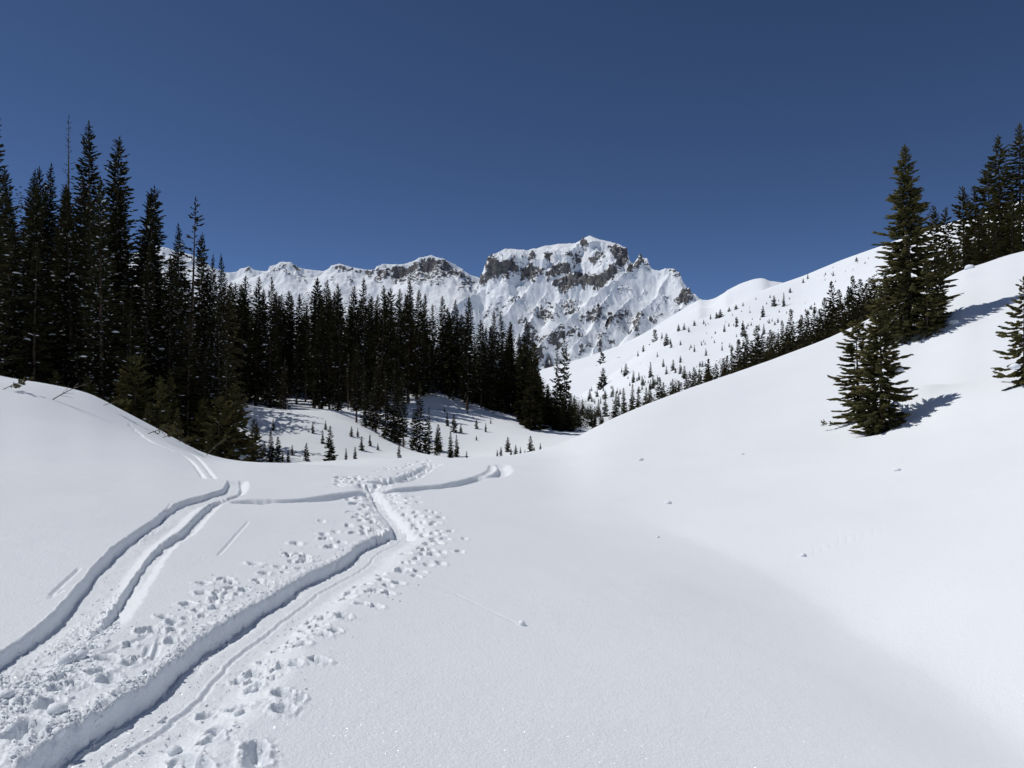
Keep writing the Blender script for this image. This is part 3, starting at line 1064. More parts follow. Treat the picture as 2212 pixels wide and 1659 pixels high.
# strata steps and ribs on the steeper ground, flutes in the snow
sn = fbm(X * .012, Y * .012, 311, 4)
layer = (H + 22 * sn) / 19.0
fr = layer - np.floor(layer)
u_, v_ = w2p(X, Y, H)
R4 = [[(345, 505), (440, 310), (530, 318), (500, 350), (600, 350), (640, 370), (670, 420), (640, 450), (570, 480), (500, 490), (430, 480)],
      [(675, 395), (760, 365), (855, 400), (845, 455), (760, 485), (680, 470)], [(860, 430), (895, 375), (975, 355), (1050, 390), (1065, 450), (960, 445), (875, 460)],
      [(890, 490), (960, 470), (1060, 450), (1150, 430), (1250, 440), (1330, 430), (1380, 400), (1420, 430), (1380, 480), (1330, 530), (1260, 570), (1220, 540), (1130, 540), (1070, 530), (1010, 580), (960, 540)],
      [(1350, 240), (1400, 235), (1490, 255), (1510, 350), (1480, 380), (1430, 430), (1380, 470), (1350, 420), (1400, 360), (1370, 310)],
      [(1450, 460), (1500, 400), (1570, 330), (1600, 300), (1640, 330), (1640, 360), (1560, 400), (1500, 450)], [(1125, 200), (1160, 190), (1200, 240), (1170, 270), (1130, 240)],
      [(1000, 300), (1080, 290), (1080, 320), (1020, 320)], [(1255, 280), (1310, 300), (1310, 325), (1260, 310)], [(590, 660), (640, 610), (690, 620), (640, 670)], [(880, 650), (920, 645), (920, 680), (890, 680)],
      [(990, 690), (1030, 630), (1130, 630), (1140, 660), (1080, 670), (1100, 720), (1060, 740), (1000, 710)], [(750, 740), (830, 690), (900, 720), (970, 800), (900, 830), (820, 790)],
      [(1100, 770), (1180, 725), (1290, 715), (1280, 795), (1180, 795)], [(1320, 820), (1370, 770), (1390, 810), (1330, 860)], [(1430, 770), (1500, 745), (1480, 790), (1430, 810)],
      [(1520, 830), (1570, 750), (1620, 750), (1600, 810), (1560, 860)], [(1650, 800), (1700, 740), (1750, 750), (1690, 810)], [(910, 920), (1080, 850), (1140, 870), (1130, 920), (1020, 900)],
      [(1120, 990), (1200, 950), (1230, 980), (1160, 1020)], [(770, 1010), (850, 980), (840, 1090), (790, 1160), (760, 1080)], [(850, 1100), (900, 1050), (930, 1140), (870, 1170)],
      [(1390, 530), (1470, 525), (1520, 560), (1440, 570)], [(1540, 560), (1610, 550), (1590, 580)], [(1840, 640), (1890, 570), (1960, 550), (2000, 600), (1950, 660), (1880, 650)],
      [(1810, 430), (1870, 420), (1910, 490), (1850, 480)], [(1750, 620), (1800, 590), (1780, 650)], [(1690, 690), (1740, 650), (1720, 700)], [(640, 320), (600, 320), (610, 345)], [(850, 290), (930, 280), (900, 335)],
      [(380, 740), (430, 720), (440, 750), (390, 770)], [(640, 800), (720, 780), (750, 830), (690, 860)], [(1240, 1010), (1290, 900), (1320, 930), (1280, 1030)], [(1350, 970), (1390, 960), (1370, 985)], [(700, 300), (770, 285), (790, 320), (730, 335)], [(1180, 330), (1250, 300), (1300, 340), (1230, 370)], [(1080, 340), (1140, 330), (1150, 380), (1090, 390)]]
low = sstep(620, 720, v_)
R4w = [[(932.6 + .2837 * x, 466.3 + .2837 * y) for x, y in p] for p in R4]
big = [0, 1, 2, 3, 4, 5, 6, 7, 8, 20, 21, 24, 28, 29, 34, 35, 36]
zn = np.maximum(zones(u_, v_, [R4w[i] for i in big], 351, .09, 6.0), .62 * zones(u_, v_, [p for i, p in enumerate(R4w) if i not in big], 357, .10, 9.0))
H2 = H + 6.5 * (sstep(.25, .75, fr) - fr) * (.25 * patch + .9 * zn)
H2 += 14.0 * fbm(X * .0085 + .2 * Y * .0085, Y * .0065, 325, 5, .52) * sstep(4, 60, 2245 - Y) + (.5 + 1.6 * low * patch + 6.0 * zn) * ridged(X * .034, Y * .022, 321, 5, .58)
H2 += .45 * ridged((X + .2 * Y) * .05, Y * .006, 329, 2) * (1 - zn) * sstep(-.3, .4, fbm(X * .006, Y * .006, 331, 2))
g2 = np.hypot(np.gradient(H2, axis=1) / np.gradient(X, axis=1), np.gradient(H2, axis=0) / np.gradient(Y, axis=0))
rk = sstep(1.25, 2.1, g2)
ledge = np.exp(-((fr - .5) / .13) ** 2) * (.5 + .5 * noise2(X * .02, Y * .02, 347))
rock = zn * (.84 - .45 * ledge) + rk * (.40 + .22 * patch) * (.6 + .4 * low) + .18 * low * patch - .02
grid_mesh("mountain", X, Y, H2, M_MOUNT, {'rock': rock})

# long corniced ridge on the left
tu = np.linspace((40 - 1106) / F, (1085 - 1106) / F, 620)
yv = np.concatenate([np.linspace(1500, 2180, 60)[:-1], np.linspace(2180, 2800, 230)])
T_, Y = np.meshgrid(tu, yv)
X = T_ * Y
wx = X + 14 * fbm(X * .010, Y * .010, 401, 4)
wy = Y + 14 * fbm(X * .010, Y * .010, 433, 4)
line = [(40, 565), (150, 556), (257, 548), (300, 545), (347, 531), (380, 543), (413, 549), (450, 570), (489, 589), (505, 587), (519, 579), (539, 577), (555, 584), (582, 586), (592, 574), (605, 566), (625, 567), (640, 574), (655, 580), (695, 585), (715, 573),
        (735, 570), (772, 579), (800, 584), (812, 583), (820, 575), (832, 570), (865, 571), (905, 557), (935, 552), (959, 559), (980, 569), (999, 579), (1039, 602), (1060, 615), (1085, 640)]
Y0 = 2620.0


def cornice(d, X, Y):
    h = 26 * (1 + .8 * noise2(X * .012, Y * .012, 405))
    big = sstep(-480, -380, X) * 42
    h = np.maximum(h + big, 6)
    e = np.maximum(d - 9, 0)
    cw = h / 2.2
    return .25 * np.minimum(d, 9) + np.minimum(e, cw) * 2.2 + np.maximum(e - cw, 0) * .62


ridges = [([(u, v, Y0) for u, v in line], cornice)]
for u, v in ((347, 533), (413, 551), (530, 579), (610, 568), (645, 577), (735, 572), (770, 580), (840, 573), (905, 560), (950, 560), (995, 580), (1039, 604)):
    ridges.append(([(u, v + 1, Y0 - 6), (u - 4, v + 16, Y0 - 40), (u - 14, v + 48, Y0 - 110), (u - 34, v + 100, Y0 - 230), (u - 50, v + 170, Y0 - 400), (u - 70, v + 230, Y0 - 800)], prof_spur(1.25, .7, 16)))
H = seg_roof(wx, wy, ridges, -40.0)
gx = np.gradient(H, axis=1) / np.gradient(X, axis=1)
gy = np.gradient(H, axis=0) / np.gradient(Y, axis=0)
st = np.hypot(gx, gy)
steep = sstep(.95, 1.9, st)
sn = fbm(X * .02, Y * .02, 411, 4)
layer = (H + 10 * sn) / 13.0
fr = layer - np.floor(layer)
u_, v_ = w2p(X, Y, H)
R3z = [[(1120, 440), (1200, 400), (1300, 400), (1420, 370), (1500, 358), (1600, 390), (1700, 450), (1790, 500), (1700, 570), (1650, 560), (1680, 500), (1600, 470), (1560, 540), (1450, 520), (1400, 540), (1330, 520),
        (1260, 530), (1200, 490), (1140, 540), (1100, 480)], [(1040, 440), (1110, 430), (1110, 520), (1060, 480)], [(240, 422), (300, 415), (315, 445), (250, 445)], [(410, 485), (470, 405), (530, 405), (480, 450), (430, 495)],
       [(580, 400), (640, 420), (630, 450), (590, 430)], [(600, 470), (650, 470), (660, 510), (620, 510)], [(830, 408), (890, 400), (960, 430), (900, 445)], [(790, 510), (850, 480), (850, 520)], [(920, 480), (960, 470), (950, 540)],
       [(500, 430), (560, 440), (540, 470)], [(980, 440), (1030, 440), (1000, 470)]]
zn = zones(u_, v_, [[(438.8 + .3333 * x, 438.8 + .3333 * y) for x, y in p] for p in R3z], 451, .09, 7.5)
H2 = H + (4.5 * (sstep(.25, .75, fr) - fr)) * (.15 + .85 * zn) * (Y < Y0 - 5)
H2 += (.5 + 4.5 * zn) * ridged(X * .035, Y * .02, 421, 4, .55) * sstep(0, 25, Y0 - Y)
H2 += 1.6 * ridged(X * .04, Y * .007, 429, 2) * (1 - zn) * sstep(10, 60, Y0 - Y)
g2 = np.hypot(np.gradient(H2, axis=1) / np.gradient(X, axis=1), np.gradient(H2, axis=0) / np.gradient(Y, axis=0))
rk = sstep(1.2, 2.0, g2)
ledge = np.exp(-((fr - .5) / .16) ** 2)
rock = (zn * (.78 - .35 * ledge) + rk * .35) * sstep(4, 14, Y0 - Y) - .05
grid_mesh("mountain_ridge", X, Y, H2, M_MOUNT, {'rock': rock})
#TREES

# ------------------------------------------------------------------ conifers
def unit(v):
    return v / np.maximum(np.linalg.norm(v, axis=-1, keepdims=True), 1e-9)


def tube(path, radii, sides=7):
    """tapered tube along a path -> verts, quad faces"""
    path = np.asarray(path, float)
    n = len(path)
    d = unit(np.gradient(path, axis=0))
    ref = np.tile(np.array([[1.0, 0.13, 0.07]]), (n, 1))
    a = unit(np.cross(d, ref))
    b = np.cross(d, a)
    th = np.linspace(0, 2 * math.pi, sides + 1)[:-1]
    v = path[:, None, :] + np.asarray(radii)[:, None, None] * (np.cos(th)[None, :, None] * a[:, None, :] + np.sin(th)[None, :, None] * b[:, None, :])
    idx = np.arange(n * sides).reshape(n, sides)
    f = np.stack([idx[:-1], np.roll(idx[:-1], -1, 1), np.roll(idx[1:], -1, 1), idx[1:]], -1).reshape(-1, 4)
    return v.reshape(-1, 3), f


def join(parts):
    vs, fs, o = [], [], 0
    for v, f in parts:
        vs.append(v)
        fs.append(f + o)
        o += len(v)
    return np.concatenate(vs), np.concatenate(fs)


def conifer(seed, H, R, base=0.05, nb=220, twigs=17, tlen=0.34, power=0.85, snow=0.25, bend=0.01, sparse=0.0, fine=False,
            fol=None, top_thin=0.0, bark=None, snow_size=1.0, gap=0.0, twist=0.23):
    """returns (trunk mesh, crown mesh, snow mesh or None), all standing on the origin"""
    r = np.random.default_rng(seed)
    fol = fol or M_FOL
    bark = bark or M_BARK
    # trunk
    hz = np.linspace(-0.5, 1, 12)
    ph = r.uniform(0, 6.28)

    def axis(t):
        t = np.asarray(t)
        return np.stack([bend * H * np.sin(t * 2.3 + ph) * t, bend * H * np.cos(t * 1.7 + ph) * t, t * H], -1)
    path = axis(np.clip(hz, 0, 1))
    path[:, 2] = hz * H
    path[hz < 0, 2] = hz[hz < 0] * 1.2
    rad = np.interp(hz, [-.5, 0, .05, 1], [.016 * H + .03, .013 * H + .025, .010 * H + .018, .004])
    tv, tf = tube(path, rad, 7)
    # boughs
    u = (np.arange(nb) + r.uniform(0, 1, nb)) / nb
    t = base + (0.985 - base) * u ** 1.08
    azm = np.arange(nb) * 2.39996 + r.normal(0, .5, nb)
    prof = (1 - t) ** power
    prof = prof * (1 - top_thin * sstep(.45, .8, t))
    prof *= np.interp(t, [base, base + .10, 1], [.72, 1, 1])
    clump = 1 + .38 * noise2(t * H * .55 + seed, azm * .9, seed)
    L = (R * prof * r.uniform(.5, 1.15, nb) * clump + .10 + .02 * H * (1 - t)) * np.where(r.random(nb) < sparse, .35, 1)
    if gap > 0:
        L *= np.where(noise2(t * H * .8, azm * .35, seed + 7) > .55 - gap, .4, 1)
    el = np.radians(np.interp(t, [0, .35, .75, 1], [-30, -20, -4, 34]) + r.normal(0, 8, nb))
    dirh = np.stack([np.cos(azm), np.sin(azm), np.zeros(nb)], -1)
    root = axis(t)

    def bough(i, s):
        sl = (L[i] * s)[:, None]
        p = root[i] + dirh[i] * sl * np.cos(el[i])[:, None]
        p[:, 2] += L[i] * s * np.sin(el[i]) + L[i] * .20 * s ** 2.2 - L[i] * .06 * np.sin(s * 3.1)
        return p
    nt = np.maximum(4, (twigs * (L / R) ** .8)).astype(int) + 2
    bi = np.repeat(np.arange(nb), nt)
    n = len(bi)
    s = r.uniform(.08, 1.0, n) ** .72
    side = np.where(r.random(n) < .5, 1.0, -1.0)
    ang = np.radians(r.uniform(28, 72, n)) * (1 - .55 * s)
    perp = np.stack([-dirh[bi, 1], dirh[bi, 0], np.zeros(n)], -1)
    td = dirh[bi] * np.cos(ang)[:, None] + perp * (side * np.sin(ang))[:, None]
    td[:, 2] += np.sin(el[bi]) * .7 + r.uniform(-.34, .18, n) + .25 * s
    td = unit(td)
    tl = tlen * (1 - .42 * s) * r.uniform(.65, 1.25, n) * np.clip(L[bi] / (tlen * 1.6), .45, 1.15)
    p0 = bough(bi, s) - td * (tl * .15)[:, None]
    # the bough's own leader
    p0 = np.concatenate([p0, bough(np.arange(nb), np.full(nb, .55)), bough(np.arange(nb), np.full(nb, .1))])
    e1 = bough(np.arange(nb), np.full(nb, 1.04))
    e0 = bough(np.arange(nb), np.full(nb, .62))
    td = np.concatenate([td, unit(e1 - p0[n:n + nb]), unit(e0 - p0[n + nb:])])
    tl = np.concatenate([tl, np.linalg.norm(e1 - p0[n:n + nb], axis=1), np.linalg.norm(e0 - p0[n + nb:], axis=1)])
    bi = np.concatenate([bi, np.arange(nb), np.arange(nb)])
    # top leader
    nl = 5
    lp = axis(np.linspace(.90, .985, nl))
    p0 = np.concatenate([p0, lp])
    td = np.concatenate([td, unit(np.stack([r.normal(0, .1, nl), r.normal(0, .1, nl), np.ones(nl)], -1))])
    tl = np.concatenate([tl, np.full(nl, max(.024 * H, .16))])
    bi = np.concatenate([bi, np.full(nl, nb - 1)])
    n = len(p0)
    up = unit(np.stack([r.normal(0, .5, n), r.normal(0, .5, n), np.ones(n)], -1))
    a = unit(np.cross(td, up))
    b = np.cross(a, td)
    w = (twist * tl)[:, None]
    w = np.minimum(w, .55 * tlen * twist * 1.6 + .01)
    w = w * r.uniform(.8, 1.25, (n, 1))
    mid = p0 + td * (tl * .42)[:, None]
    tip = p0 + td * tl[:, None]
    tint_b = np.clip(r.normal(.45, .22, nb), 0, 1)
    tint = np.clip(tint_b[bi] + r.normal(0, .15, n), 0, 1)
    if fine:
        v = np.stack([p0, mid + a * w, mid - a * w * .5 + b * w * .8, mid - a * w * .5 - b * w * .8, tip], 1).reshape(-1, 3)
        q = np.array([[0, 2, 1], [0, 3, 2], [0, 1, 3], [4, 1, 2], [4, 2, 3], [4, 3, 1]])
        f = (np.arange(n)[:, None, None] * 5 + q[None]).reshape(-1, 3)
        tt = np.repeat(tint, 5)
    else:
        v = np.stack([p0, mid + a * w, tip, mid - a * w, mid + b * w * .8, mid - b * w * .8], 1).reshape(-1, 3)
        q = np.array([[0, 1, 2, 3], [0, 4, 2, 5]])
        f = (np.arange(n)[:, None, None] * 6 + q[None]).reshape(-1, 4)
        tt = np.repeat(tint, 6)
    crown = poly_mesh("crown", v, f, fol, attrs={'tint': tt})
    # limbs that carry the boughs
    if fine:
        parts = [(tv, tf)]
        for i in range(0, nb, 2):
            ss = np.array([0, .35, .8])
            pp = bough(np.full(3, i), ss)
            parts.append(tube(pp, [.006 + .010 * L[i] / R, .005 + .006 * L[i] / R, .003], 3))
        tv, tf = join(parts)
    trunk = poly_mesh("trunk", tv, tf, bark, smooth=True)
    sm = None
    if snow > 0:
        k = np.where((r.random(nb) < snow * np.interp(t, [.45, .95], [1, .25])) & (L > .3) & (t < .93))[0]
        if len(k):
            c = bough(k, r.uniform(.3, .85, len(k)))
            dd = unit(bough(k, np.full(len(k), .9)) - bough(k, np.full(len(k), .3)))
            pp = np.stack([-dd[:, 1], dd[:, 0], np.zeros(len(k))], -1)
            sz = r.uniform(.05, .13, len(k)) * (.6 + .25 * min(H / 10, 1.6)) * snow_size * np.where(r.random(len(k)) < .08, 2.0, 1)
            ln = sz * r.uniform(1.2, 2.6, len(k))
            ht = sz * r.uniform(.45, .8, len(k))
            c[:, 2] += .25 * ht + .02
            ring = []
            for q_ in range(6):
                th = q_ * math.pi / 3
                jr = r.uniform(.75, 1.2, len(k))[:, None]
                ring.append(c + jr * (dd * (ln * math.cos(th))[:, None] + pp * (sz * math.sin(th))[:, None]) - np.array([0, 0, 1]) * (ht * .25)[:, None])
            ring2 = [c + .6 * (x - c) + np.array([0, 0, 1]) * (ht * .75)[:, None] for x in ring]
            top = c + np.array([0, 0, 1]) * ht[:, None]
            bot = c - np.array([0, 0, 1]) * (ht * .4)[:, None]
            v = np.stack(ring + ring2 + [top, bot], 1).reshape(-1, 3)
            q = []
            for q_ in range(6):
                nx = (q_ + 1) % 6
                q += [[q_, nx, 6 + nx], [q_, 6 + nx, 6 + q_], [6 + q_, 6 + nx, 12], [nx, q_, 13]]
            f = (np.arange(len(k))[:, None, None] * 14 + np.array(q)[None]).reshape(-1, 3)
            sm = poly_mesh("snow_load", v, f, M_CLUMP, smooth=True)
    return trunk, crown, sm


class Proto:
    def __init__(self, H, *a, **k):
        self.H = H
        self.parts = conifer(a[0], H, *a[1:], **k)


def plant(name, proto, loc, height, label, cat, group=None, rot=None, width=1.0, tilt=(0, 0), parts=True):
    o = bpy.data.objects.new(name, None)
    col.objects.link(o)
    o.empty_display_size = .3
    s = height / proto.H
    o.location = loc
    if tilt == (0, 0) and 'spruce' in name:
        tilt = (random.gauss(0, .018), random.gauss(0, .018))
    o.rotation_euler = (tilt[0], tilt[1], random.uniform(0, 6.28) if rot is None else rot)
    o.scale = (s * width, s * width, s)
    tag(o, label, cat, group)
    for nm, me in zip(("trunk", "crown", "snow_load"), proto.parts):
        if me is not None:
            c = add_obj(nm, me, o)
            if nm == "snow_load":
                c['kind'] = 'stuff'
    return o


TALL = [Proto(20, 101 + i, R * 1.12, base=b, nb=620, twigs=15, tlen=.34, power=p * .9, snow=.8, snow_size=.72, top_thin=tt * .6, gap=.12) for i, (R, b, p, tt) in
        enumerate(((1.75, .03, .62, .25), (1.5, .05, .75, .0), (2.0, .02, .8, .1), (1.45, .06, .55, .35), (1.8, .08, .9, 0), (1.6, .04, .7, .2)))]
SLIM = [Proto(16, 131 + i, R * 1.12, base=b * .6, nb=460, twigs=13, tlen=.34, power=p * .95, snow=.28, snow_size=.7, gap=.2) for i, (R, b, p) in
        enumerate(((1.15, .10, .6), (1.25, .16, .7), (1.0, .22, .55), (1.4, .07, .8), (1.15, .28, .5)))]
BARE = [Proto(18, 151 + i, 1.35, base=b, nb=170, twigs=13, tlen=.42, power=.5, snow=.12, gap=.3, sparse=.2) for i, b in enumerate((.38, .5, .3))]
MID = [Proto(8, 161 + i, R * 1.15, base=.04, nb=180, twigs=16, tlen=.36, power=p, snow=.16, gap=.12) for i, (R, p) in enumerate(((.95, .8), (1.2, .85), (.8, .7), (1.35, .95)))]
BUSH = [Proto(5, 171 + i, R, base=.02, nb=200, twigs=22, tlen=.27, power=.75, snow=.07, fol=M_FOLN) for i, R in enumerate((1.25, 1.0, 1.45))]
SAPL = [Proto(2.2, 181 + i, R, base=.04, nb=100, twigs=11, tlen=.20, power=.85, snow=.06, sparse=.1, twist=.34) for i, R in enumerate((.38, .5, .3, .42))]
SNAG = Proto(20, 191, .75, base=.18, nb=130, twigs=5, tlen=.34, power=.5, snow=0, sparse=.35, bark=M_DEAD, top_thin=.3, twist=.09)
THIN = Proto(17, 193, 1.0, base=.12, nb=120, twigs=11, tlen=.36, power=.35, snow=.1, gap=.35, sparse=.1)
TINY = [Proto(6, 201 + i, R, base=.0, nb=110, twigs=9, tlen=.6, power=.75, snow=0, fol=M_FOLFAR, twist=.34) for i, R in enumerate((1.15, 1.5, .95))]
ROWT = [Proto(8, 211 + i, R, base=.02, nb=170, twigs=11, tlen=.5, power=p, snow=.04, twist=.34, gap=.15) for i, (R, p) in enumerate(((1.1, .8), (1.35, .85), (.95, .65), (1.2, .75)))]

OCC = []


def ground_point(fn, u, y):
    x = y * (u - 1106) / F
    return x, y, float(fn(x, y))


def height_to(x, y, z, vtop):
    _, _, zt = p2w(1106 + F * x / y, vtop, y)
    return float(zt) - z


class _V:
    pass


def valley_hit(u, v):
    g = Ground.__new__(Ground)
    g.f = valley_z
    g.corr = None
    return g.hit(u, v, 62, 400)


def nf(x, y):
    return near(x, y)


# --- left forest: the trees whose tops stand out against the sky
G_LEFT = "spruces of the dark forest on the left"
left_named = [
    (13, 364, 62, 0, 1.0, "dark spruce nearest the left edge of the picture in the forest's skyline"),
    (53, 363, 66, 1, 1.0, "dark spruce left of the narrow crowded tip in the left forest's skyline"),
    (73, 362, 68, 3, .85, "narrow spruce tip crowded between two darker spruces near the left edge"),
    (103, 352, 62, 4, 1.05, "pointed dark spruce left of the bare grey snag, evenly tapered crown"),
    (185, 258, 60, 2, 1.0, "tallest full spruce of the left forest, right of the bare grey snag"),
    (235, 298, 59, 0, 1.15, "broad tall spruce next to the tallest spruce, on its right"),
    (253, 394, 62, 1, .85, "shorter spruce hugging the right flank of the broad tall spruce"),
    (310, 397, 60, 0, 1.25, "full spruce standing apart against the sky, right of the broad tall spruce"),
    (323, 420, 62, 3, 1.0, "slim spruce half hidden behind the full spruce standing apart"),
    (377, 484, 61, 4, 1.1, "dense pointed spruce just left of the sparse see-through spruce"),
    (432, 506, 64, 3, .9, "small topped spruce right of the sparse see-through spruce, snow behind it"),
    (453, 551, 66, 1, .8, "short slim spruce second from the right end of the left forest's skyline"),
    (482, 550, 64, 4, .8, "last pointed spruce at the right end of the left forest's skyline, against the snowy ridge"),
]
for u, v, y, k, w, lab in left_named:
    x, y, z = ground_point(valley_z, u, y)
    plant("spruce_tree", TALL[k], (x, y, z - .2), height_to(x, y, z - .2, v), lab, "spruce", G_LEFT, width=w)
x, y, z = ground_point(valley_z, 148, 61)
plant("dead_spruce", SNAG, (x, y, z - .2), height_to(x, y, z - .2, 248), "thin grey dead spruce with bare twiggy top beside the tallest spruce", "dead tree", rot=1.0)
x, y, z = ground_point(valley_z, 267, 63)
plant("dead_spruce", SNAG, (x, y, z - .2), height_to(x, y, z - .2, 492), "thin bare dead tree in the gap between the two full spruces", "dead tree", rot=2.2, width=.6)
x, y, z = ground_point(valley_z, 407, 62)
plant("spruce_tree", THIN, (x, y, z - .2), height_to(x, y, z - .2, 427), "sparse see-through spruce standing tall over its neighbours against the sky", "spruce", G_LEFT, width=1.05)
x, y, z = ground_point(valley_z, -47, 47)
plant("spruce_tree", TALL[2], (x, y, z - .3), height_to(x, y, z - .3, 215), "near spruce whose branch tips poke in at the left edge under the sky", "spruce", width=.95)

# frontage and body of the left forest
ENV_L = ([-120, 0, 60, 130, 185, 240, 275, 310, 350, 400, 440, 500, 560], [410, 390, 385, 385, 325, 350, 470, 440, 515, 520, 560, 590, 615])
def spot(u, marks):
    for lim, txt in marks:
        if u < lim:
            return txt
    return marks[-1][1]


L_MARKS = [(30, "at the picture's left edge"), (110, "below the three narrow tips on the left"), (165, "under the grey dead spruce"), (212, "below the tallest spruce"), (275, "below the broad tall spruce"),
           (345, "below the full spruce standing apart"), (420, "below the sparse see-through spruce"), (999, "at the right end of the left forest")]


def low_tree(r, x, y, z, H, R, vs, fs, tt):
    """coarse conifer for the inside of a wood: same build, few boughs"""
    nb = int(34 + H * 3)
    t = (np.arange(nb) + r.uniform(0, 1, nb)) / nb
    az_ = np.arange(nb) * 2.4 + r.normal(0, .4, nb)
    L = R * (1 - t) ** .7 * r.uniform(.6, 1.15, nb) + .15
    k = 5
    bi = np.repeat(np.arange(nb), k)
    s_ = np.tile(np.linspace(.15, .8, k), nb)
    n = len(bi)
    d = np.stack([np.cos(az_[bi] + r.normal(0, .35, n)), np.sin(az_[bi] + r.normal(0, .35, n)), r.uniform(-.4, .15, n)], -1)
    p0 = np.stack([np.cos(az_[bi]) * L[bi] * s_, np.sin(az_[bi]) * L[bi] * s_, t[bi] * H - L[bi] * s_ * .2], -1) + np.array([x, y, z])
    ln = r.uniform(.5, .95, n) * np.clip(L[bi] * .8, .35, 1)
    a_ = unit(np.cross(d, r.normal(0, .5, (n, 3)) + np.array([0, 0, 1])))
    w = (ln * .28)[:, None]
    m_ = p0 + d * (ln * .45)[:, None]
    v = np.stack([p0, m_ + a_ * w, p0 + d * ln[:, None], m_ - a_ * w], 1).reshape(-1, 3)
    o = sum(len(q) for q in vs)
    vs.append(v)
    fs.append(np.arange(n)[:, None] * 4 + np.arange(4)[None] + o)
    tt.append(np.repeat(np.clip(r.normal(.4, .25, n), 0, 1), 4))


def wood(name, label, spots, seed):
    r = np.random.default_rng(seed)
    vs, fs, tt = [], [], []
    for x, y, z, h in spots:
        low_tree(r, x, y, z, h, r.uniform(.085, .115) * h + .25, vs, fs, tt)
    me = poly_mesh(name, np.concatenate(vs), np.concatenate(fs), M_FOL, attrs={'tint': np.concatenate(tt)})
    tag(add_obj(name, me), label, "wood", kind='stuff')


r = np.random.default_rng(21)
placed = []
deep = []
tries = 0
while len(placed) < 200 and tries < 12000:
    tries += 1
    y = 49.5 + 62 * r.random() ** 1.3
    u = r.uniform(-130, 500)
    x = y * (u - 1106) / F
    if any((x - a) ** 2 + (y - b) ** 2 < 1.4 ** 2 for a, b in placed):
        continue
    if u > 330 and y < 54:
        continue
    env = np.interp(u, *ENV_L)
    vt = env + 15 + 190 * r.random() ** 1.3
    z = float(valley_z(x, y)) - .2
    h = height_to(x, y, z, vt)
    if h < 6 or h > 24:
        continue
    placed.append((x, y))
    if y > 64 or u < -60:
        deep.append((x, y, z, h))
        continue
    pr = TALL[r.integers(0, 6)] if h > 11 else MID[r.integers(0, 4)]
    fr_ = y < 58
    lab = ("tall" if h > 14 else "medium" if h > 10 else "short") + (" snow flecked spruce in the front rank " if fr_ else " dark spruce crowded into the middle rank ") + spot(u, L_MARKS)
    plant("spruce_tree", pr, (x, y, z), h, lab, "spruce", G_LEFT + (", front rank" if fr_ else ", middle rank"), width=r.uniform(1.0, 1.3))
wood("spruce_wood", "dark mass of spruces deep inside the left forest", deep, 5)

# small sunlit trees along the foot of the left forest
for u, vt, y, k, w, lab in (
        (293, 768, 44, 0, 1.15, "bushy olive green fir at the foot of the left forest"),
        (262, 812, 45, 1, 1.1, "low bushy fir on the left side of the bushy olive green fir"),
        (347, 812, 43, 1, .8, "slim olive fir right of the bushy olive green fir"),
        (368, 800, 46, 1, .7, "narrow dark green fir behind the slim olive fir"),
        (188, 812, 46, 0, 1.0, "round olive fir peeping over the left snow hill"),
        (120, 800, 47, 2, .9, "half hidden fir behind the left snow hill nearer the picture edge"),
        (320, 868, 38, 1, .8, "small fir at the edge of the snow hill, beside the dead branches"),
        (383, 880, 40, 1, .75, "small olive fir in front of the dark trunks, left of the leaning dead tree"),
        (440, 862, 45, 0, 1.0, "bushy fir left of the big pair at the dip of the crest"),
        (473, 856, 44, 2, 1.0, "big bushy fir at the dip of the near snow crest, left of the pair"),
        (503, 830, 45, 0, 1.0, "taller right hand fir of the pair at the dip of the snow crest"),
        (455, 925, 41, 2, .9, "low spreading fir in front of the big bushy firs at the snow crest"),
        (550, 905, 52, 0, .75, "dark pointed fir right of the big bushy pair, snow lit behind it")):
    fn = nf if y < 43 else valley_z
    x, y, z = ground_point(fn, u, y)
    z = min(z, float(near(x, y))) - .1
    plant("fir_tree", BUSH[k], (x, y, z), height_to(x, y, z, vt), lab, "fir", "small sunlit firs along the foot of the left forest", width=w)

# --- central forest
G_C = "spruces of the central forest"
c_named = [
    (519, 594, 96, 0, "leftmost spruce top of the central forest under the snowy ridge"),
    (552, 598, 98, 1, "spruce top second from the left in the central forest's skyline"),
    (582, 601, 96, 3, "spruce top third from the left in the central forest's skyline"),
    (679, 598, 104, 4, "pointed spruce top left of the wide one below the ridge's rock wall"),
    (695, 604, 102, 0, "wide spruce top below the left end of the ridge's rock wall"),
    (732, 614, 112, 1, "spruce top in the run below the ridge's middle saddle"),
    (759, 618, 114, 2, "narrow spruce top just left of the tallest of the central forest"),
    (785, 598, 112, 3, "tallest dark spruce of the central forest, below the dip in the ridge"),
    (819, 618, 116, 0, "spruce top right of the central forest's tallest one"),
    (835, 624, 118, 4, "narrow spruce top two places right of the central forest's tallest"),
    (859, 624, 120, 1, "spruce top left of the slender thin pair in the central forest"),
    (882, 608, 122, 2, "slender thin topped spruce rising over the central forest below the ridge's dome"),
    (900, 624, 124, 0, "spruce top close right of the slender thin topped one"),
    (915, 634, 126, 3, "spruce top above the bowl of snow between ridge and peak"),
    (962, 638, 130, 0, "broad dark spruce top at the shoulder of the central forest"),
    (985, 648, 132, 1, "dark spruce top right beside the broad shoulder one"),
    (1009, 642, 122, 2, "sparse topped spruce standing before the peak's lowest left snow"),
    (1039, 691, 126, 4, "lower spruce top between the sparse one and the taller pair before the peak"),
    (1069, 671, 126, 3, "left spruce of the taller pair before the peak's foot"),
    (1082, 678, 127, 0, "right spruce of the taller pair before the peak's foot"),
    (1100, 694, 128, 4, "spruce top stepping down right of the taller pair"),
    (1142, 694, 130, 1, "tall narrow spruce at the right end of the dense central forest"),
]
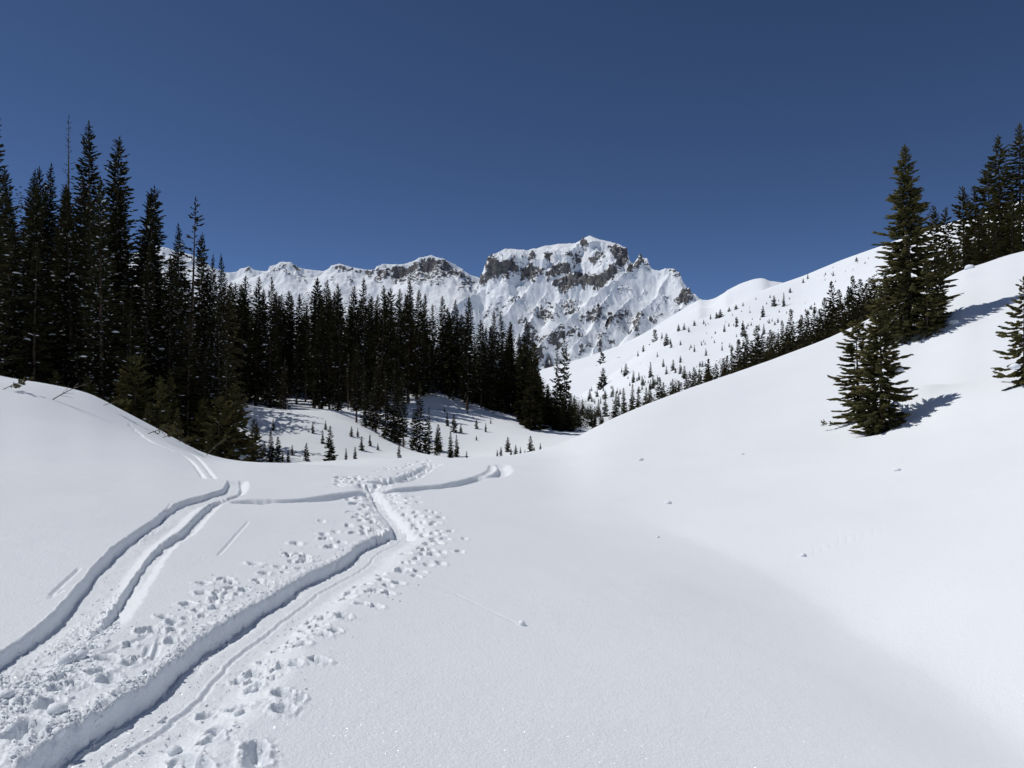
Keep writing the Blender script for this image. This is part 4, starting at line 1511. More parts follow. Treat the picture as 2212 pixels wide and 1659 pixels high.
for u, v, y, k, lab in c_named:
    x, y, z = ground_point(valley_z, u, y)
    plant("spruce_tree", SLIM[k], (x, y, z - .2), height_to(x, y, z - .2, v), lab, "spruce", G_C + " against the mountains", width=1.1)
for u, v, y, k, lab in ((1220, 719, 122, 1, "right one of the two open spruces standing clear in front of the rock face"),
                        (1204, 741, 124, 0, "left one of the two open spruces standing clear in front of the rock face")):
    x, y, z = ground_point(valley_z, u, y)
    plant("spruce_tree", MID[k], (x, y, z - .2), height_to(x, y, z - .2, v), lab, "spruce", "pair of open spruces before the rock face", width=.62)

ENV_C = ([480, 560, 640, 700, 760, 880, 940, 1000, 1060, 1120, 1150, 1165, 1190, 1240, 1270, 1305], [605, 615, 628, 620, 632, 632, 655, 672, 700, 712, 735, 800, 828, 848, 862, 886])
C_MARKS = [(560, "below the leftmost bumps of the ridge"), (640, "below the ridge's twin bumps"), (720, "below the ridge's rock wall"), (800, "below the dip in the ridge"), (880, "below the left flank of the dome"),
           (950, "below the ridge's dome"), (1010, "below the gap between dome and peak"), (1070, "below the peak's left cliff"), (9999, "below the peak's white arete")]
r = np.random.default_rng(33)
placed = []
deep = []
tries = 0
n_in = 0
while len(placed) < 350 and tries < 20000:
    tries += 1
    u = r.uniform(470, 1165)
    lo = np.interp(u, [470, 560, 640, 700, 760, 880, 1000, 1100, 1200, 1250], [92, 106, 118, 116, 120, 130, 128, 126, 121, 116])
    y = lo + 80 * r.random() ** 1.7
    x = y * (u - 1106) / F
    if any((x - a) ** 2 + (y - b) ** 2 < 1.3 ** 2 for a, b in placed):
        continue
    env = np.interp(u, *ENV_C)
    vt = env + 2 + 85 * r.random() ** 1.6
    z = float(valley_z(x, y)) - .2
    h = height_to(x, y, z, vt)
    if h < 4.5 or h > 22:
        continue
    placed.append((x, y))
    edge = y < lo + 7 and u > 860
    if y > lo + 20 or n_in >= 92:
        deep.append((x, y, z, h))
        continue
    n_in += 1
    bare = edge and r.random() < .3
    pr = BARE[r.integers(0, 3)] if bare else SLIM[r.integers(0, 5)]
    size = "tall" if h > 15 else "medium" if h > 11 else "short"
    if bare:
        lab = size + " bare stemmed spruce atop the open slope, " + spot(u, C_MARKS)
    elif edge:
        lab = size + " full spruce atop the open slope, " + spot(u, C_MARKS)
    else:
        lab = size + " dark spruce crowded in the central forest, " + spot(u, C_MARKS)
    plant("spruce_tree", pr, (x, y, z), h, lab, "spruce", G_C + (", lower edge" if edge else ", inside"), width=r.uniform(.95, 1.3))
# low growth closing the foot of the forest
for _ in range(130):
    u = r.uniform(640, 1250)
    lo = np.interp(u, [640, 700, 760, 880, 1000, 1100, 1200, 1250], [122, 120, 122, 131, 129, 127, 122, 118])
    y = lo + 26 * r.random()
    x = y * (u - 1106) / F
    deep.append((x, y, float(valley_z(x, y)) - .2, r.uniform(2.5, 6.5) * np.interp(u, [1100, 1250], [1, .7])))
for _ in range(80):
    u = r.uniform(860, 1150)
    lo = np.interp(u, [860, 880, 1000, 1100, 1200], [131, 129, 127, 125, 120])
    y = lo + r.uniform(-2.5, 8)
    x = y * (u - 1106) / F
    deep.append((x, y, float(valley_z(x, y)) - .2, r.uniform(2.0, 5.0)))
for _ in range(90):
    u = r.uniform(1150, 1300)
    y = np.interp(u, [1150, 1250, 1300], [128, 135, 165]) + 45 * r.random()
    x = y * (u - 1106) / F
    z = float(valley_z(x, y)) - .2
    h = height_to(x, y, z, np.interp(u, *ENV_C) + 4 + 32 * r.random())
    if h > 1.5:
        deep.append((x, y, z, h))
wood("spruce_wood", "dark mass of spruces deep inside the central forest", deep, 6)
# the thinning right end
T_MARKS = [(1135, "at the foot of the tall narrow last spruce"), (1150, "in the dark clump left of the open pair"), (1165, "at the right side of the dark clump before the open pair"), (1200, "at the foot of the open pair, left side"), (1240, "at the foot of the open pair, right side"), (1275, "right of the open pair"), (9999, "at the last right hand tip of the forest")]
n = 0
tries = 0
while n < 46 and tries < 5000:
    tries += 1
    u = r.uniform(1120, 1302)
    y = r.uniform(116, 200)
    x = y * (u - 1106) / F
    env = np.interp(u, *ENV_C)
    z = float(valley_z(x, y)) - .2
    h = height_to(x, y, z, env + 5 + 55 * r.random() ** 1.3)
    if h < 2.5 or h > 14 or (u > 1245 and y < 135):
        continue
    n += 1
    lab = ("larger" if h > 7 else "smaller") + (" near" if y < 150 else " far") + " valley spruce " + spot(u, T_MARKS)
    plant("spruce_tree", ROWT[r.integers(0, 4)], (x, y, z), h, lab, "spruce", G_C + ", thinning right end", width=r.uniform(1.0, 1.3))

# groups standing on and behind the snowy knoll
G_K = "spruces on the snowy knoll"
k_named = [
    # u, top, y, kind, width, label
    (540, 770, 100, 'S', 1.0, "dark spruce at the left rim of the knoll beside the big bushy firs"),
    (575, 740, 103, 'S', 1.0, "tall dark spruce left on the knoll, trunk foot in the snow patch"),
    (597, 800, 100, 'M', .8, "mid sized spruce with thin skirt casting a striped shadow on the knoll"),
    (612, 770, 94, 'M', .8, "spruce with ragged skirt throwing long shadows rightwards over the knoll"),
    (640, 700, 112, 'S', 1.0, "straight dark spruce behind the knoll's left hollow"),
    (660, 690, 116, 'B', 1.0, "bare stemmed spruce rising behind the knoll, trunk visible in the snow gap"),
    (690, 690, 101, 'S', 1.25, "dense dark spruce clump standing on the crown of the knoll, left member"),
    (712, 700, 102, 'S', 1.2, "dense dark spruce clump standing on the crown of the knoll, middle member"),
    (730, 720, 104, 'S', 1.1, "dense dark spruce clump standing on the crown of the knoll, right member"),
    (770, 740, 92, 'S', 1.1, "spruce on the knoll's right shoulder, first of the front row"),
    (790, 790, 90, 'S', 1.1, "snow dusted spruce in the front row down the knoll's right side"),
    (812, 770, 89, 'S', 1.15, "wide snow dusted spruce in the middle of the front row down the knoll's right side"),
    (832, 800, 87, 'M', .95, "snow dusted mid sized spruce low in the front row of the knoll"),
    (852, 785, 87, 'S', 1.05, "spruce second last in the front row down the knoll's right side"),
    (872, 800, 86, 'S', 1.0, "last spruce of the front row at the foot of the knoll"),
    (908, 826, 86, 'M', .8, "single open spruce right of the front row, standing alone in the gully"),
    (925, 880, 86, 'M', .9, "short open spruce leaning on the single gully spruce"),
    (943, 925, 85, 'M', .8, "stubby green fir at the foot of the open slope beside the gully"),
    (752, 760, 108, 'B', 1.0, "bare stemmed spruce behind the dense clump on the knoll"),
    (860, 850, 90, 'M', 1.0, "low dark spruce filling the foot of the front row"),
    (805, 840, 93, 'M', 1.0, "low dark spruce behind the wide snow dusted one"),
    (893, 880, 88, 'M', .8, "low dark spruce between the front row and the single gully spruce"),
]
for i, (u, v, y, k, w, lab) in enumerate(k_named):
    x, y, z = ground_point(valley_z, u, y)
    pr = {'S': SLIM, 'M': MID, 'B': BARE}[k]
    plant("spruce_tree", pr[i % len(pr)], (x, y, z - .15), height_to(x, y, z - .15, v), lab, "spruce", G_K, width=w)

# saplings on the open snow, seen on the photograph one by one: (centre, top, foot)
sap = [(631, 962, 984, ), (662, 958, 996), (676, 911, 936), (703, 909, 928), (697, 930, 958), (713, 920, 997), (747, 969, 996), (767, 966, 992), (781, 943, 973), (759, 922, 943), (773, 925, 944),
       (816, 958, 972), (799, 939, 963), (862, 962, 990), (946, 916, 974), (951, 950, 976), (966, 892, 920), (981, 896, 933), (996, 916, 936), (973, 932, 991), (986, 939, 987), (1029, 906, 926),
       (1049, 914, 933), (1029, 941, 951), (1008, 975, 992), (1082, 966, 986), (1074, 972, 987), (1097, 945, 976), (1104, 969, 986), (1114, 962, 984), (1124, 966, 983), (1146, 943, 981),
       (1134, 972, 980), (1154, 966, 980), (1167, 957, 974), (555, 912, 950), (585, 930, 999), (600, 945, 999), (623, 972, 1000), (545, 950, 999), (571, 955, 985), (610, 975, 998), (590, 905, 930),
       (1060, 905, 915), (1010, 885, 893), (960, 880, 890)]
def sap_text(u, vt, vb, h):
    size = "tall" if h > 2.6 else "knee high" if h < 1.3 else "small"
    row_ = "close above the near crest" if vb > 978 else "midway up" if vb > 945 else "high up"
    if u < 900:
        side = "left of the knoll" if u < 640 else "on the knoll's left half" if u < 720 else "on the knoll's right half" if u < 790 else "at the knoll's right foot"
    else:
        side = "on the open slope's left side" if u < 1000 else "in the middle of the open slope" if u < 1085 else "in the open slope's right cluster"
    return size + " conifer sapling " + side + ", " + row_


sap_lab = {5: "largest young fir alone on the knoll's snow just above the near crest", 1: "young fir pair member standing just above the near crest, left of the largest young fir",
           15: "green young fir at the foot of the open slope", 16: "thin sapling highest on the open central slope", 21: "small lone sapling left of its twin far out on the open slope",
           22: "small lone sapling right of its twin far out on the open slope", 27: "tallest sapling of the left cluster at the right end of the open slope",
           31: "tallest straggly sapling in the cluster at the right foot of the open slope", 34: "rightmost sapling at the foot of the open slope", 3: "tiny dark fir near the brow of the knoll",
           2: "pale thin sapling left of the tiny dark fir on the knoll", 36: "dark young spruce rising behind the near crest left of the knoll", 18: "small sapling right of the two thin ones on the open slope"}
for i, (u, vt, vb) in enumerate(sap):
    x, y, z = (float(c[0]) for c in valley_hit(u, vb))
    h = max(.5, height_to(x, y, z - .05, vt))
    pr = SAPL[i % 4] if h < 2.6 else ROWT[i % 4]
    cl = "left, on the knoll" if u < 900 else "on the open central slope"
    plant("sapling", pr, (x, y, z - .05), h, sap_lab.get(i, sap_text(u, vt, vb, h)),
          "sapling", "saplings " + cl, width=random.uniform(.8, 1.1) * (1.25 if h > 3.2 else 1))

# --- trees behind the crest of the right slope
G_R = "dark spruces rising behind the right snow slope"
row = [(1281, 868), (1290, 862), (1302, 858), (1312, 852), (1325, 845), (1338, 850), (1352, 838), (1365, 830), (1378, 842), (1392, 836), (1408, 830), (1424, 815), (1436, 826), (1450, 818), (1465, 822),
       (1478, 815), (1500, 793), (1512, 797), (1524, 775), (1536, 790), (1550, 785), (1560, 775), (1572, 768), (1584, 757), (1594, 733), (1604, 745), (1612, 720), (1622, 735), (1634, 703), (1644, 722), (1656, 726),
       (1669, 712), (1680, 722), (1693, 692), (1704, 705), (1714, 668), (1726, 690), (1738, 680), (1748, 672), (1758, 663), (1770, 668), (1784, 643), (1794, 650), (1805, 608), (1818, 625), (1832, 618), (1844, 596), (1859, 603), (1871, 612), (1885, 600), (1898, 618), (1912, 600)]
R_MARKS = [(1330, "at its far left start"), (1390, "in its left third"), (1440, "in its middle"), (1490, "towards its right end"), (1560, "first clump from the left"), (1625, "around the pointed tips"),
           (1690, "left of the thin spruce"), (1750, "beside the thin spruce"), (1800, "left of the bushy open spruce"), (1860, "around the bushy open spruce"), (9999, "next to the tallest fir")]
rowlab = {43: "open bushy spruce standing above the others in the row behind the right slope", 35: "thin spruce in the middle of the row behind the right slope",
          39: "straight dark spruce in the row behind the right slope, left of the bushy group", 28: "pointed dark spruce tip right of the first clump in the row behind the right slope",
          24: "first tall dark tip from the left in the row behind the right slope", 46: "narrow dark tip behind the bushy group nearest the tall fir"}
r = np.random.default_rng(55)
for i, (u, v) in enumerate(row):
    crest = np.interp(u, [s_[0] for s_ in near_sky], [s_[1] for s_ in near_sky])
    y = np.interp(u, [1280, 1400, 1500, 1700, 1800, 1900], [215, 175, 135, 120, 108, 100]) * (r.uniform(.94, 1.1) if u > 1490 else r.uniform(.85, 1.25))
    u += r.uniform(-5, 5)
    x, y, z = ground_point(valley_z, u, y)
    h = max(2.0, height_to(x, y, z - .2, v))
    pr = (SLIM if h > 16 else ROWT)[r.integers(0, 4)]
    lab = rowlab.get(i, ("tall" if h > 8 else "middling" if h > 5.5 else "small") + (" spruce in the sparse valley row " if u < 1490 else " spruce in the crowded row behind the crest, ") + spot(u, R_MARKS))
    plant("spruce_tree", pr, (x, y, z - .2), h, lab, "spruce", G_R + (", sparse lower part" if u < 1490 else ""), width=r.uniform(.85, 1.15))
# low growth behind the crest closes the foot of the row
deep = []
for i in range(300):
    u = 1300 + 640 * r.random() ** .8
    y = np.interp(u, [1300, 1400, 1500, 1700, 1800, 1950], [190, 150, 112, 96, 90, 86]) * r.uniform(.96, 1.12)
    x, y, z = ground_point(valley_z, u, y)
    crest = np.interp(u, [s_[0] for s_ in near_sky], [s_[1] for s_ in near_sky])
    h = height_to(x, y, z - .2, crest - r.uniform(8, 62) * np.interp(u, [1300, 1500, 1900], [.35, .6, 1.5]))
    if h > 1.5:
        deep.append((x, y, z - .2, h))
wood("spruce_thicket", "low dark thicket at the foot of the row behind the right snow slope", deep, 7)

# --- right hand group on the near slope
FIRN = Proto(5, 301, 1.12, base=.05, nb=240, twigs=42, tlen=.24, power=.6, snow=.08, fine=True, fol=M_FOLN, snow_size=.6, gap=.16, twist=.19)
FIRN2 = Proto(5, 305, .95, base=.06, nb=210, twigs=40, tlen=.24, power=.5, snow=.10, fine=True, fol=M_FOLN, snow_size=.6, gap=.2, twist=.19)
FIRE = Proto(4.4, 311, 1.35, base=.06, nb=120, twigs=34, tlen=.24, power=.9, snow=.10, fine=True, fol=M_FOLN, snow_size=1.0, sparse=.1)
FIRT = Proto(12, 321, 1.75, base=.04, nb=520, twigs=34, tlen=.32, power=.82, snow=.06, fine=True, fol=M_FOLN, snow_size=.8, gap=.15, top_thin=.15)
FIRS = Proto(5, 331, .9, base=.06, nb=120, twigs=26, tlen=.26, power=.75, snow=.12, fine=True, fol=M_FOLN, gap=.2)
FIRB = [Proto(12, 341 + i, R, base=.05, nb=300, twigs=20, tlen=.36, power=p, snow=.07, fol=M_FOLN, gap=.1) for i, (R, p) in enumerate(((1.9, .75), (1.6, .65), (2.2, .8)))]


def stand(proto, name, u, vb, vt, lab, cat, group=None, w=1.0, sink=.1, rot=None, tilt=(0, 0)):
    x, y, z = (float(c[0]) for c in near.hit(u, vb, 8, 75))
    z = surf(x, y)
    return plant(name, proto, (x, y, z - sink), height_to(x, y, z - sink, vt), lab, cat, group, rot=rot, width=w, tilt=tilt)


G_T = "pair of firs grown together on the right slope"
stand(FIRN, "fir_tree", 1903, 928, 645, "right hand taller fir of the pair grown together on the open right slope", "fir", G_T, w=1.1, rot=.7)
stand(FIRN2, "fir_tree", 1853, 912, 694, "left hand shorter fir of the pair grown together on the open right slope", "fir", G_T, w=1.3, rot=2.1)
stand(FIRT, "fir_tree", 1964, 727, 312, "tallest fir on the right slope, full crown with thin spire against the sky", "fir", w=1.38, rot=1.2)
stand(FIRS, "fir_tree", 2002, 730, 561, "light stemmed small fir at the right foot of the tallest fir", "fir", "small firs round the tallest fir", w=1.15)
stand(FIRS, "fir_tree", 1951, 742, 586, "small pointed fir in front of the tallest fir's foot", "fir", "small firs round the tallest fir", w=.9, rot=2.5)
stand(FIRN2, "fir_tree", 1925, 730, 600, "small dense fir at the left foot of the tallest fir", "fir", "small firs round the tallest fir", w=1.0, rot=4.0)
stand(FIRN, "fir_tree", 2030, 705, 590, "bushy low fir on the uphill side of the tallest fir", "fir", "small firs round the tallest fir", w=1.1, rot=5.0)
stand(FIRE, "fir_tree", 2213, 832, 600, "open young fir cut by the right edge, long bare twigs and a snow pillow", "fir", w=1.0, rot=.4)
for u, vt, y, k, w, lab in (
        (2023, 444, 84, 1, .75, "left one of the two slim dark spires behind the tallest fir"),
        (2046, 449, 86, 1, .7, "right one of the two slim dark spires behind the tallest fir"),
        (2087, 403, 80, 1, .8, "dark ragged spire at the left end of the upper right group"),
        (2109, 403, 78, 0, .8, "dark spire close right of the ragged one in the upper right group"),
        (2138, 351, 78, 1, .9, "tall dark fir left of the two tallest in the upper right group"),
        (2166, 291, 70, 0, .85, "second tallest fir of the upper right group, left of the one at the edge"),
        (2207, 268, 70, 2, .85, "tall dark fir cut by the right edge, topmost of the upper right group"),
        (2090, 490, 68, 2, .9, "broad olive fir low in the upper right group"),
        (2125, 450, 67, 0, .95, "olive fir in the middle of the upper right group's front"),
        (2065, 520, 66, 2, .8, "low olive fir at the left foot of the upper right group"),
        (2190, 420, 66, 0, 1.0, "dark fir under the tall tops at the right edge"),
        (2230, 380, 68, 2, 1.0, "dark fir beyond the right edge with only its left boughs in view"),
        (2150, 480, 66, 1, 1.0, "shorter olive fir standing on the crest in the upper right group"),
        (2040, 540, 67, 1, 1.0, "low fir between the tallest fir and the upper right group")):
    x, y, z = ground_point(near if y < 73 else valley_z, u, y)
    z = min(z, float(valley_z(x, y))) if y >= 73 else z
    plant("fir_tree", FIRB[k], (x, y, z - .2), height_to(x, y, z - .2, vt), lab, "fir", "upper right group of firs on the crest", width=w * 1.3)

# --- firs scattered over the far open slope
r = np.random.default_rng(77)
G_F = "small firs scattered over the far white slope"
fix = [(1352, 785, 812, 1.4), (1303, 795, 838, 1.3), (1405, 782, 815, .9), (1368, 800, 826, .8), (1440, 720, 746, 1.3), (1414, 712, 729, 1), (1390, 745, 760, 1.3), (1450, 738, 752, 1), (1378, 758, 770, 1.2),
       (1556, 668, 686, 1.9), (1548, 674, 688, 1.2), (1535, 678, 690, 1), (1520, 690, 700, 1.2), (1500, 692, 704, 1.3), (1478, 698, 712, 1.5), (1488, 706, 716, 1.2), (1466, 700, 715, 1.2), (1430, 718, 732, 1),
       (1575, 663, 673, 1.8), (1590, 658, 668, 1.8), (1605, 652, 661, 1.2), (1633, 641, 648, .9), (1672, 638, 661, 1.1), (1693, 632, 662, .8), (1707, 621, 632, 1.6), (1648, 660, 684, .9), (1620, 668, 676, 1),
       (1565, 700, 718, .9), (1605, 692, 712, .9), (1640, 700, 714, 1), (1560, 745, 757, 1), (1607, 705, 726, 1.4), (1650, 700, 722, 1), (1300, 760, 772, 1), (1270, 805, 826, 1), (1258, 812, 828, 1),
       (1282, 800, 815, 1), (1336, 772, 790, 1), (1420, 760, 772, 1), (1433, 775, 792, 1), (1470, 768, 782, 1), (1500, 745, 760, 1), (1525, 752, 768, 1), (1470, 735, 746, 1), (1745, 590, 602, 1), (1800, 585, 596, 1), (1735, 600, 610, .9)]
def fix_text(u, vt, vb):
    size = "taller" if vb - vt > 16 else "small"
    if u < 1300:
        return size + " dark fir at the low left corner of the far white slope"
    if u > 1610:
        return size + " dark fir on the upper right of the far white slope"
    if vb < 722 and u > 1455:
        return size + " dark fir in the tree line along the far spur"
    if u < 1380:
        return size + " dark fir in the lower clumps of the far slope, " + ("upper part" if vb < 800 else "lower part")
    return size + " dark fir in mid slope " + ("below the rocks" if u < 1460 else "right of the clumps")


fix_lab = {0: "stout dark fir, biggest of the clump low on the far white slope", 1: "tall narrow fir pair rising low on the far white slope", 9: "largest dark bush of the tree line along the far spur",
           22: "narrow dark fir alone high on the far white slope", 23: "slim tall dark fir alone on the upper far slope", 24: "dark bushy fir alone near the top of the far slope", 4: "tallest fir in the mid slope clump below the rocks",
           31: "dark broad fir alone just above the row of spruces", 25: "thin dark fir in mid slope left of the slim tall one"}
cnt = 0
for i, (u, vt, vb, w) in enumerate(fix):
    x, y, z = (float(c[0]) for c in front_slope.hit(u, vb, 300, 1000))
    plant("slope_fir", TINY[i % 3], (x, y, z - .3), max(1.5, height_to(x, y, z - .3, vt)), fix_lab.get(i, fix_text(u, vt, vb)), "fir", G_F, width=w)
while cnt < 225:
    u = r.uniform(1190, 1915)
    sk = np.interp(u, [s_[0] for s_ in fs_sky], [s_[1] for s_ in fs_sky])
    bt = np.interp(u, [1190, 1270, 1500, 1600, 1750, 1900], [890, 880, 815, 770, 700, 625])
    q = r.random()
    v = sk + 4 + (bt - sk) * q ** .8
    if noise2(np.array([u * .012]), np.array([v * .02]), 9)[0] < -.25 or r.random() > .35 + .65 * q:
        continue
    x, y, z = (float(c[0]) for c in front_slope.hit(u, v, 300, 1000))
    h = r.uniform(1.2, 3.2) * (1 + .9 * (r.random() < .15)) * (.75 + .6 * q)
    plant("slope_fir", TINY[r.integers(0, 3)], (x, y, z - .25), h, "tiny dark fir poking out of the far white slope", "fir", G_F + ", the smallest", width=r.uniform(.9, 1.5))
    cnt += 1

# ------------------------------------------------------------------ dead branches and leaning stems on the left hill


def branch_mesh(seed, L, R=.02, nside=9, needles=0.0, curve=.15):
    r = np.random.default_rng(seed)
    t = np.linspace(0, 1, 7)
    p = np.stack([t * L, curve * L * np.sin(t * 2.5) * r.uniform(-.5, .5), .12 * L * np.sin(t * 2)], -1)
    parts = [tube(p, np.interp(t, [0, 1], [R, R * .25]), 5)]
    tips = []
    for i in range(nside):
        s = r.uniform(.2, 1)
        b0 = np.array([np.interp(s, t, p[:, k]) for k in range(3)])
        a = r.uniform(.4, 1.1) * (1 if i % 2 else -1)
        d = np.array([math.cos(a), math.sin(a) * r.uniform(.2, 1), r.uniform(-.5, .8)])
        l = L * .32 * (1.1 - s) * r.uniform(.6, 1.4) + .06
        q = np.stack([b0, b0 + d * l * .5, b0 + d * l + np.array([0, 0, -.1 * l])])
        parts.append(tube(q, [R * .4, R * .28, R * .12], 4))
        tips.append((q, d, l))
    v, f = join(parts)
    wood = poly_mesh("twigs", v, f, M_DEAD, smooth=True)
    nee = None
    if needles > 0:
        vs, fs, tt = [], [], []
        k = 0
        for q, d, l in tips:
            for j in range(int(14 * needles)):
                s = r.uniform(.1, 1)
                b0 = q[0] + (q[2] - q[0]) * s
                td = unit(d + r.normal(0, .55, 3))
                a_ = unit(np.cross(td, r.normal(0, 1, 3)))
                ln = .10 * r.uniform(.6, 1.3)
                vs += [b0, b0 + td * ln * .45 + a_ * ln * .2, b0 + td * ln, b0 + td * ln * .45 - a_ * ln * .2]
                fs.append([k, k + 1, k + 2, k + 3])
                tt += [r.random()] * 4
                k += 4
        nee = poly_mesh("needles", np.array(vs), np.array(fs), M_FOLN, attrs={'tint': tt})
    return wood, nee


def lay_branch(seed, u, v, L, yaw, pitch, lab, nee=.0, R=.02, name="dead_branch", cat="branch", group=None, nside=9):
    x, y, z = (float(c[0]) for c in near.hit(u, v, 8, 60))
    z = surf(x, y)
    o = bpy.data.objects.new(name, None)
    col.objects.link(o)
    o.location = (x, y, z - .03)
    o.rotation_euler = (0, -pitch, yaw)
    tag(o, lab, cat, group)
    w, n_ = branch_mesh(seed, L, R, nside, nee)
    add_obj("twigs", w, o)
    if n_ is not None:
        c = add_obj("needles", n_, o)
        c['kind'] = 'stuff'
    return o


G_B = "branches sticking out of the snow on the left hill"
lay_branch(1, 112, 862, 1.35, .15, .35, "bare bent branch poking from the snow high on the left hill", 0, .022, group=G_B, nside=12)
lay_branch(2, 222, 874, .9, .3, .1, "small twig with green needles at the left hill's edge", 1.2, .014, group=G_B)
lay_branch(3, 4, 840, .9, .6, .3, "needled branch tip at the picture's left edge on the snow hill", 1.5, .016, group=G_B)
lay_branch(4, 440, 1005 - 60, .3, .9, .6, "short broken twig stub sticking out of the snow hill", 0, .02, group=G_B, nside=3)
lay_branch(5, 318, 934, 1.0, .2, .15, "spreading dead branch under the small fir at the hill edge", .8, .018, group=G_B, nside=13)
lay_branch(6, 350, 944, .7, .5, .2, "dark clump of twigs right of the spreading dead branch", 1.4, .016, group=G_B, nside=12)
lay_branch(7, 385, 953, .8, -.2, .1, "needled bough pressed into the snow below the leaning dead stems", 2.0, .016, group=G_B, nside=12)
lay_branch(8, 412, 962, .6, -.3, .05, "low needled bough right of the leaning dead stems near the track", 1.8, .014, group=G_B)
lay_branch(9, 388, 952, 2.1, .5, .95, "left one of two leaning grey dead stems at the hill edge", .25, .035, name="dead_sapling", cat="dead tree", group="leaning dead stems", nside=18)
lay_branch(10, 395, 955, 2.3, .35, .8, "right one of two leaning grey dead stems at the hill edge", .2, .03, name="dead_sapling", cat="dead tree", group="leaning dead stems", nside=18)
lay_branch(11, 500, 990, 1.9, .2, .85, "pale bare pole leaning against the big bushy fir", 0, .035, name="dead_sapling", cat="dead tree", nside=4)
lay_branch(12, 445, 982, 1.3, .3, .6, "thin bare twig leaning from the snow left of the big bushy fir", .3, .02, group=G_B, nside=7)
lay_branch(13, 1191, 0 + 838, .1, 0, 1.5, "tiny twig stub above the pair of firs", 0, .02, group=G_B, nside=2) if False else None
lay_branch(14, 1862, 712, .9, .2, 1.4, "bare upright twig in the snow above the pair of firs", 0, .018, nside=3)
lay_branch(15, 1822, 922, .8, 2.9, .1, "bough tip lying on the snow left of the pair of firs", .6, .014, nside=8)


# ------------------------------------------------------------------ loose snow
def lump(r, size, flat=.7, sub=2):
    import bmesh
    bm = bmesh.new()
    bmesh.ops.create_icosphere(bm, subdivisions=sub, radius=1.0)
    off = r.uniform(0, 50, 3)
    for vtx in bm.verts:
        c = np.array(vtx.co)
        d = 1 + .22 * float(noise2(np.array([c[0] * 1.6 + off[0] + c[2]]), np.array([c[1] * 1.6 + off[1] - c[2]]), 3)[0])
        d += .10 * float(noise2(np.array([c[0] * 4 + off[0] + c[2] * 3]), np.array([c[1] * 4 + off[1] - c[2] * 2]), 5)[0])
        vtx.co = Vector(c * d) * size
        vtx.co.z *= flat
    me = bpy.data.meshes.new("snow_chunk")
    bm.to_mesh(me)
    bm.free()
    me.polygons.foreach_set('use_smooth', np.ones(len(me.polygons), dtype=bool))
    me.materials.append(M_SNOW)
    return me


r = np.random.default_rng(91)
G_S = "chunks of loose snow"
chunks = [(1128, 1349, .034, .95, "round rolled snowball at the end of its thin trail on the smooth snow"),
          (1735, 1194, .055, .8, "larger snow lump on the right slope with a dotted trail behind it"),
          (1384, 995, .12, .6, "pale snow lump high on the right slope below the firs' shadow"),
          (1443, 1087, .10, .5, "small snow lump in mid slope right of the track"),
          (1938, 1018, .10, .5, "snow lump on the upper right slope near the animal dots"),
          (1604, 982, .08, .5, "tiny snow lump on the right slope left of the pair of firs"),
          (1421, 1155, .04, .7, "tiny snowball between track and right slope"),
          (378, 1589, .034, .95, "smooth rounded snow block standing alone between the footprints at the bottom"),
          (285, 1434, .055, .8, "big snow block beside the trampled patch left of the deep track"),
          (145, 1428, .05, .9, "upright snow block at the edge of the churned track on the left"),
          (172, 1420, .045, .8, "snow block right of the upright one on the churned track"),
          (229, 1470, .045, .8, "snow block below the big one left of the deep track"),
          (336, 1363, .035, .8, "snow block thrown up beside a footprint, left of the pair with square top"),
          (373, 1358, .035, .8, "square topped snow block left of the deep track"),
          (123, 1540, .05, .6, "flat snow slab near the lower left of the churned patch"),
          (12, 1508, .045, .7, "snow slab at the left picture edge in the churned patch"),
          (550, 1475, .022, .8, "snow lump inside a footprint on the right side of the track"),
          (516, 1528, .03, .8, "snow lump on the rim of a large footprint near the bottom"),
          (126, 1588, .03, .9, "rounded snow lump near the bottom left above the trench wall")]
for u, v, s_, fl, lab in chunks:
    x, y, z = (float(c[0]) for c in near.hit(u, v, 2, 60))
    z = surf(x, y)
    o = add_obj("snow_chunk", lump(r, s_, fl), None, (x, y, z + s_ * fl * .35), (0, 0, r.uniform(0, 6)))
    tag(o, lab, "snow chunk", G_S)
# pillows of snow caught by the firs on the right
for u, v, y_, s_, lab in ((1957, 865, 0, .30, "snow pillow at the right foot of the pair of firs"), (2095, 580, 0, .35, "snow block on the crest below the upper right group"),
                          (1943, 800, 28.6, .17, "snow pillow caught on a right hand bough of the pair of firs"), (2060, 700, 0, .30, "snow lump beside the small fir right of the tallest fir"),
                          (2192, 792, 25.2, .16, "white snow pillow on the lower boughs of the fir at the right edge")):
    if y_:
        x, y, z = (float(c) for c in p2w(u, v, y_))
    else:
        x, y, z = (float(c[0]) for c in near.hit(u, v, 8, 70))
        z = surf(x, y) + s_ * .2
    o = add_obj("snow_pillow", lump(r, s_, .65), None, (x, y, z))
    tag(o, lab, "snow chunk", "snow pillows among the right hand firs")

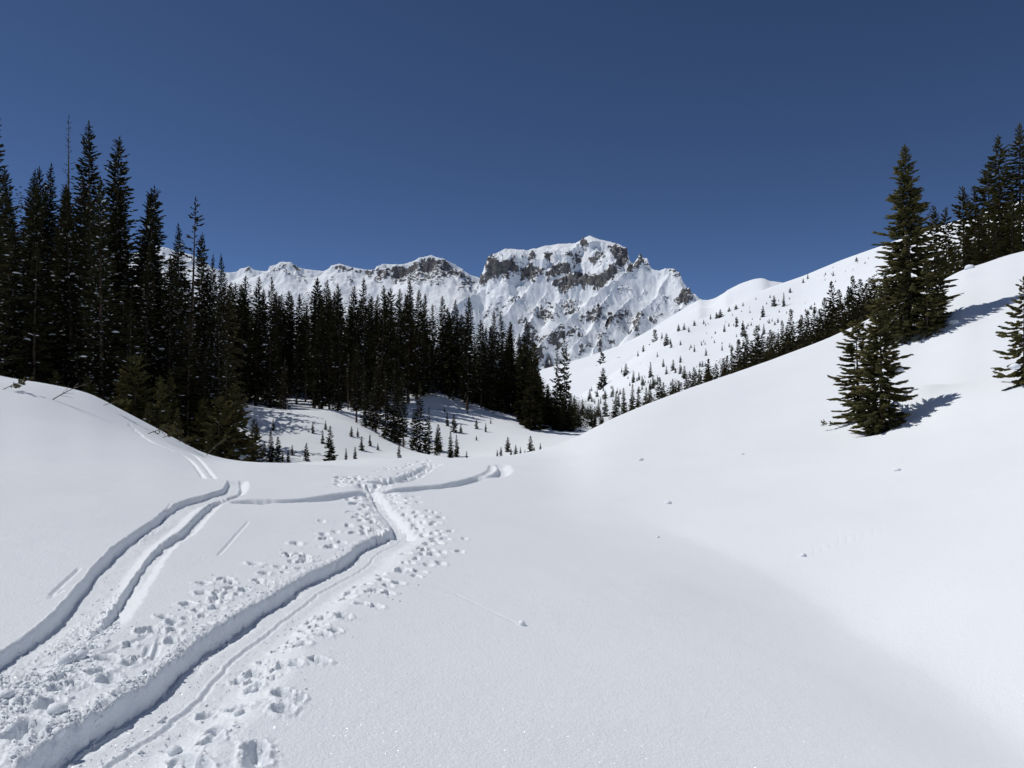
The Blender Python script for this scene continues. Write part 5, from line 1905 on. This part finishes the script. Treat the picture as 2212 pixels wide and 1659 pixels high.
# crumbs: uncountable small debris
M_ = 5200
cu = []
for _ in range(M_):
    q = r.random()
    if q < .45:
        i = r.integers(0, len(holes))
        cu.append((holes[i][0] + r.normal(0, 26), holes[i][1] + r.normal(0, 13), .5))
    elif q < .72:
        t = r.random()
        uu = r.uniform(-20, 260)
        cu.append((uu, np.interp(uu, [-20, 60, 180, 260], [1515, 1480, 1390, 1300]) + r.normal(0, 38), .9))
    elif q < .9:
        t = r.uniform(0, 1)
        uu = 20 + 800 * t
        cu.append((uu, np.interp(uu, [p_[0] for p_ in T1[1:16]], [p_[1] for p_ in T1[1:16]]) - abs(r.normal(0, 16)), .7))
    else:
        uu = r.uniform(20, 860)
        cu.append((uu, np.interp(uu, [p_[0] for p_ in T1[1:17]], [p_[1] for p_ in T1[1:17]]) + r.uniform(40, 130), .5))
cu = np.array(cu)
cu = cu[(cu[:, 1] > 1010) & (cu[:, 1] < 1675)]
X, Y, Z = near.hit(cu[:, 0], cu[:, 1], 2, 50)
t_ = (1e9, )
# read the finished surface under each crumb
from mathutils.bvhtree import BVHTree
from mathutils import kdtree
keep = np.where((gyf > 1.5) & (gyf < 45) & (np.abs(gxf) < 30))[0]
kd = kdtree.KDTree(len(keep))
for i, j in enumerate(keep):
    kd.insert((gxf[j], gyf[j], 0), i)
kd.balance()
base = np.array([[1, 1, 1], [1, -1, -1], [-1, 1, -1], [-1, -1, 1], [1.3, 0, 0], [0, 1.3, 0], [0, 0, 1.2], [-1.3, 0, 0]], float) * .6
oct_v = np.array([[1, 0, 0], [-1, 0, 0], [0, 1, 0], [0, -1, 0], [0, 0, 1], [0, 0, -1]], float)
oct_f = np.array([[0, 2, 4], [2, 1, 4], [1, 3, 4], [3, 0, 4], [2, 0, 5], [1, 2, 5], [3, 1, 5], [0, 3, 5]])
vs, fs = [], []
for i in range(len(X)):
    _, j, _ = kd.find((X[i], Y[i], 0))
    z = gzf[keep[j]]
    sz = min(.024, r.lognormal(math.log(.0042 * cu[i, 2] + .0022), .5)) * (1 + Y[i] * .03)
    v = oct_v * r.uniform(.6, 1.25, (6, 3)) * sz
    a = r.uniform(0, 6.28)
    c, s_ = math.cos(a), math.sin(a)
    v = v @ np.array([[c, -s_, 0], [s_, c, 0], [0, 0, .8]])
    vs.append(v + np.array([X[i], Y[i], z + sz * .25]))
    fs.append(oct_f + 6 * i)
me = poly_mesh("snow_crumbs", np.concatenate(vs), np.concatenate(fs), M_SNOW, smooth=False)
o = add_obj("snow_crumbs", me)
tag(o, "small crumbs of broken snow strewn along the tracks and footprints", "snow", kind='stuff')
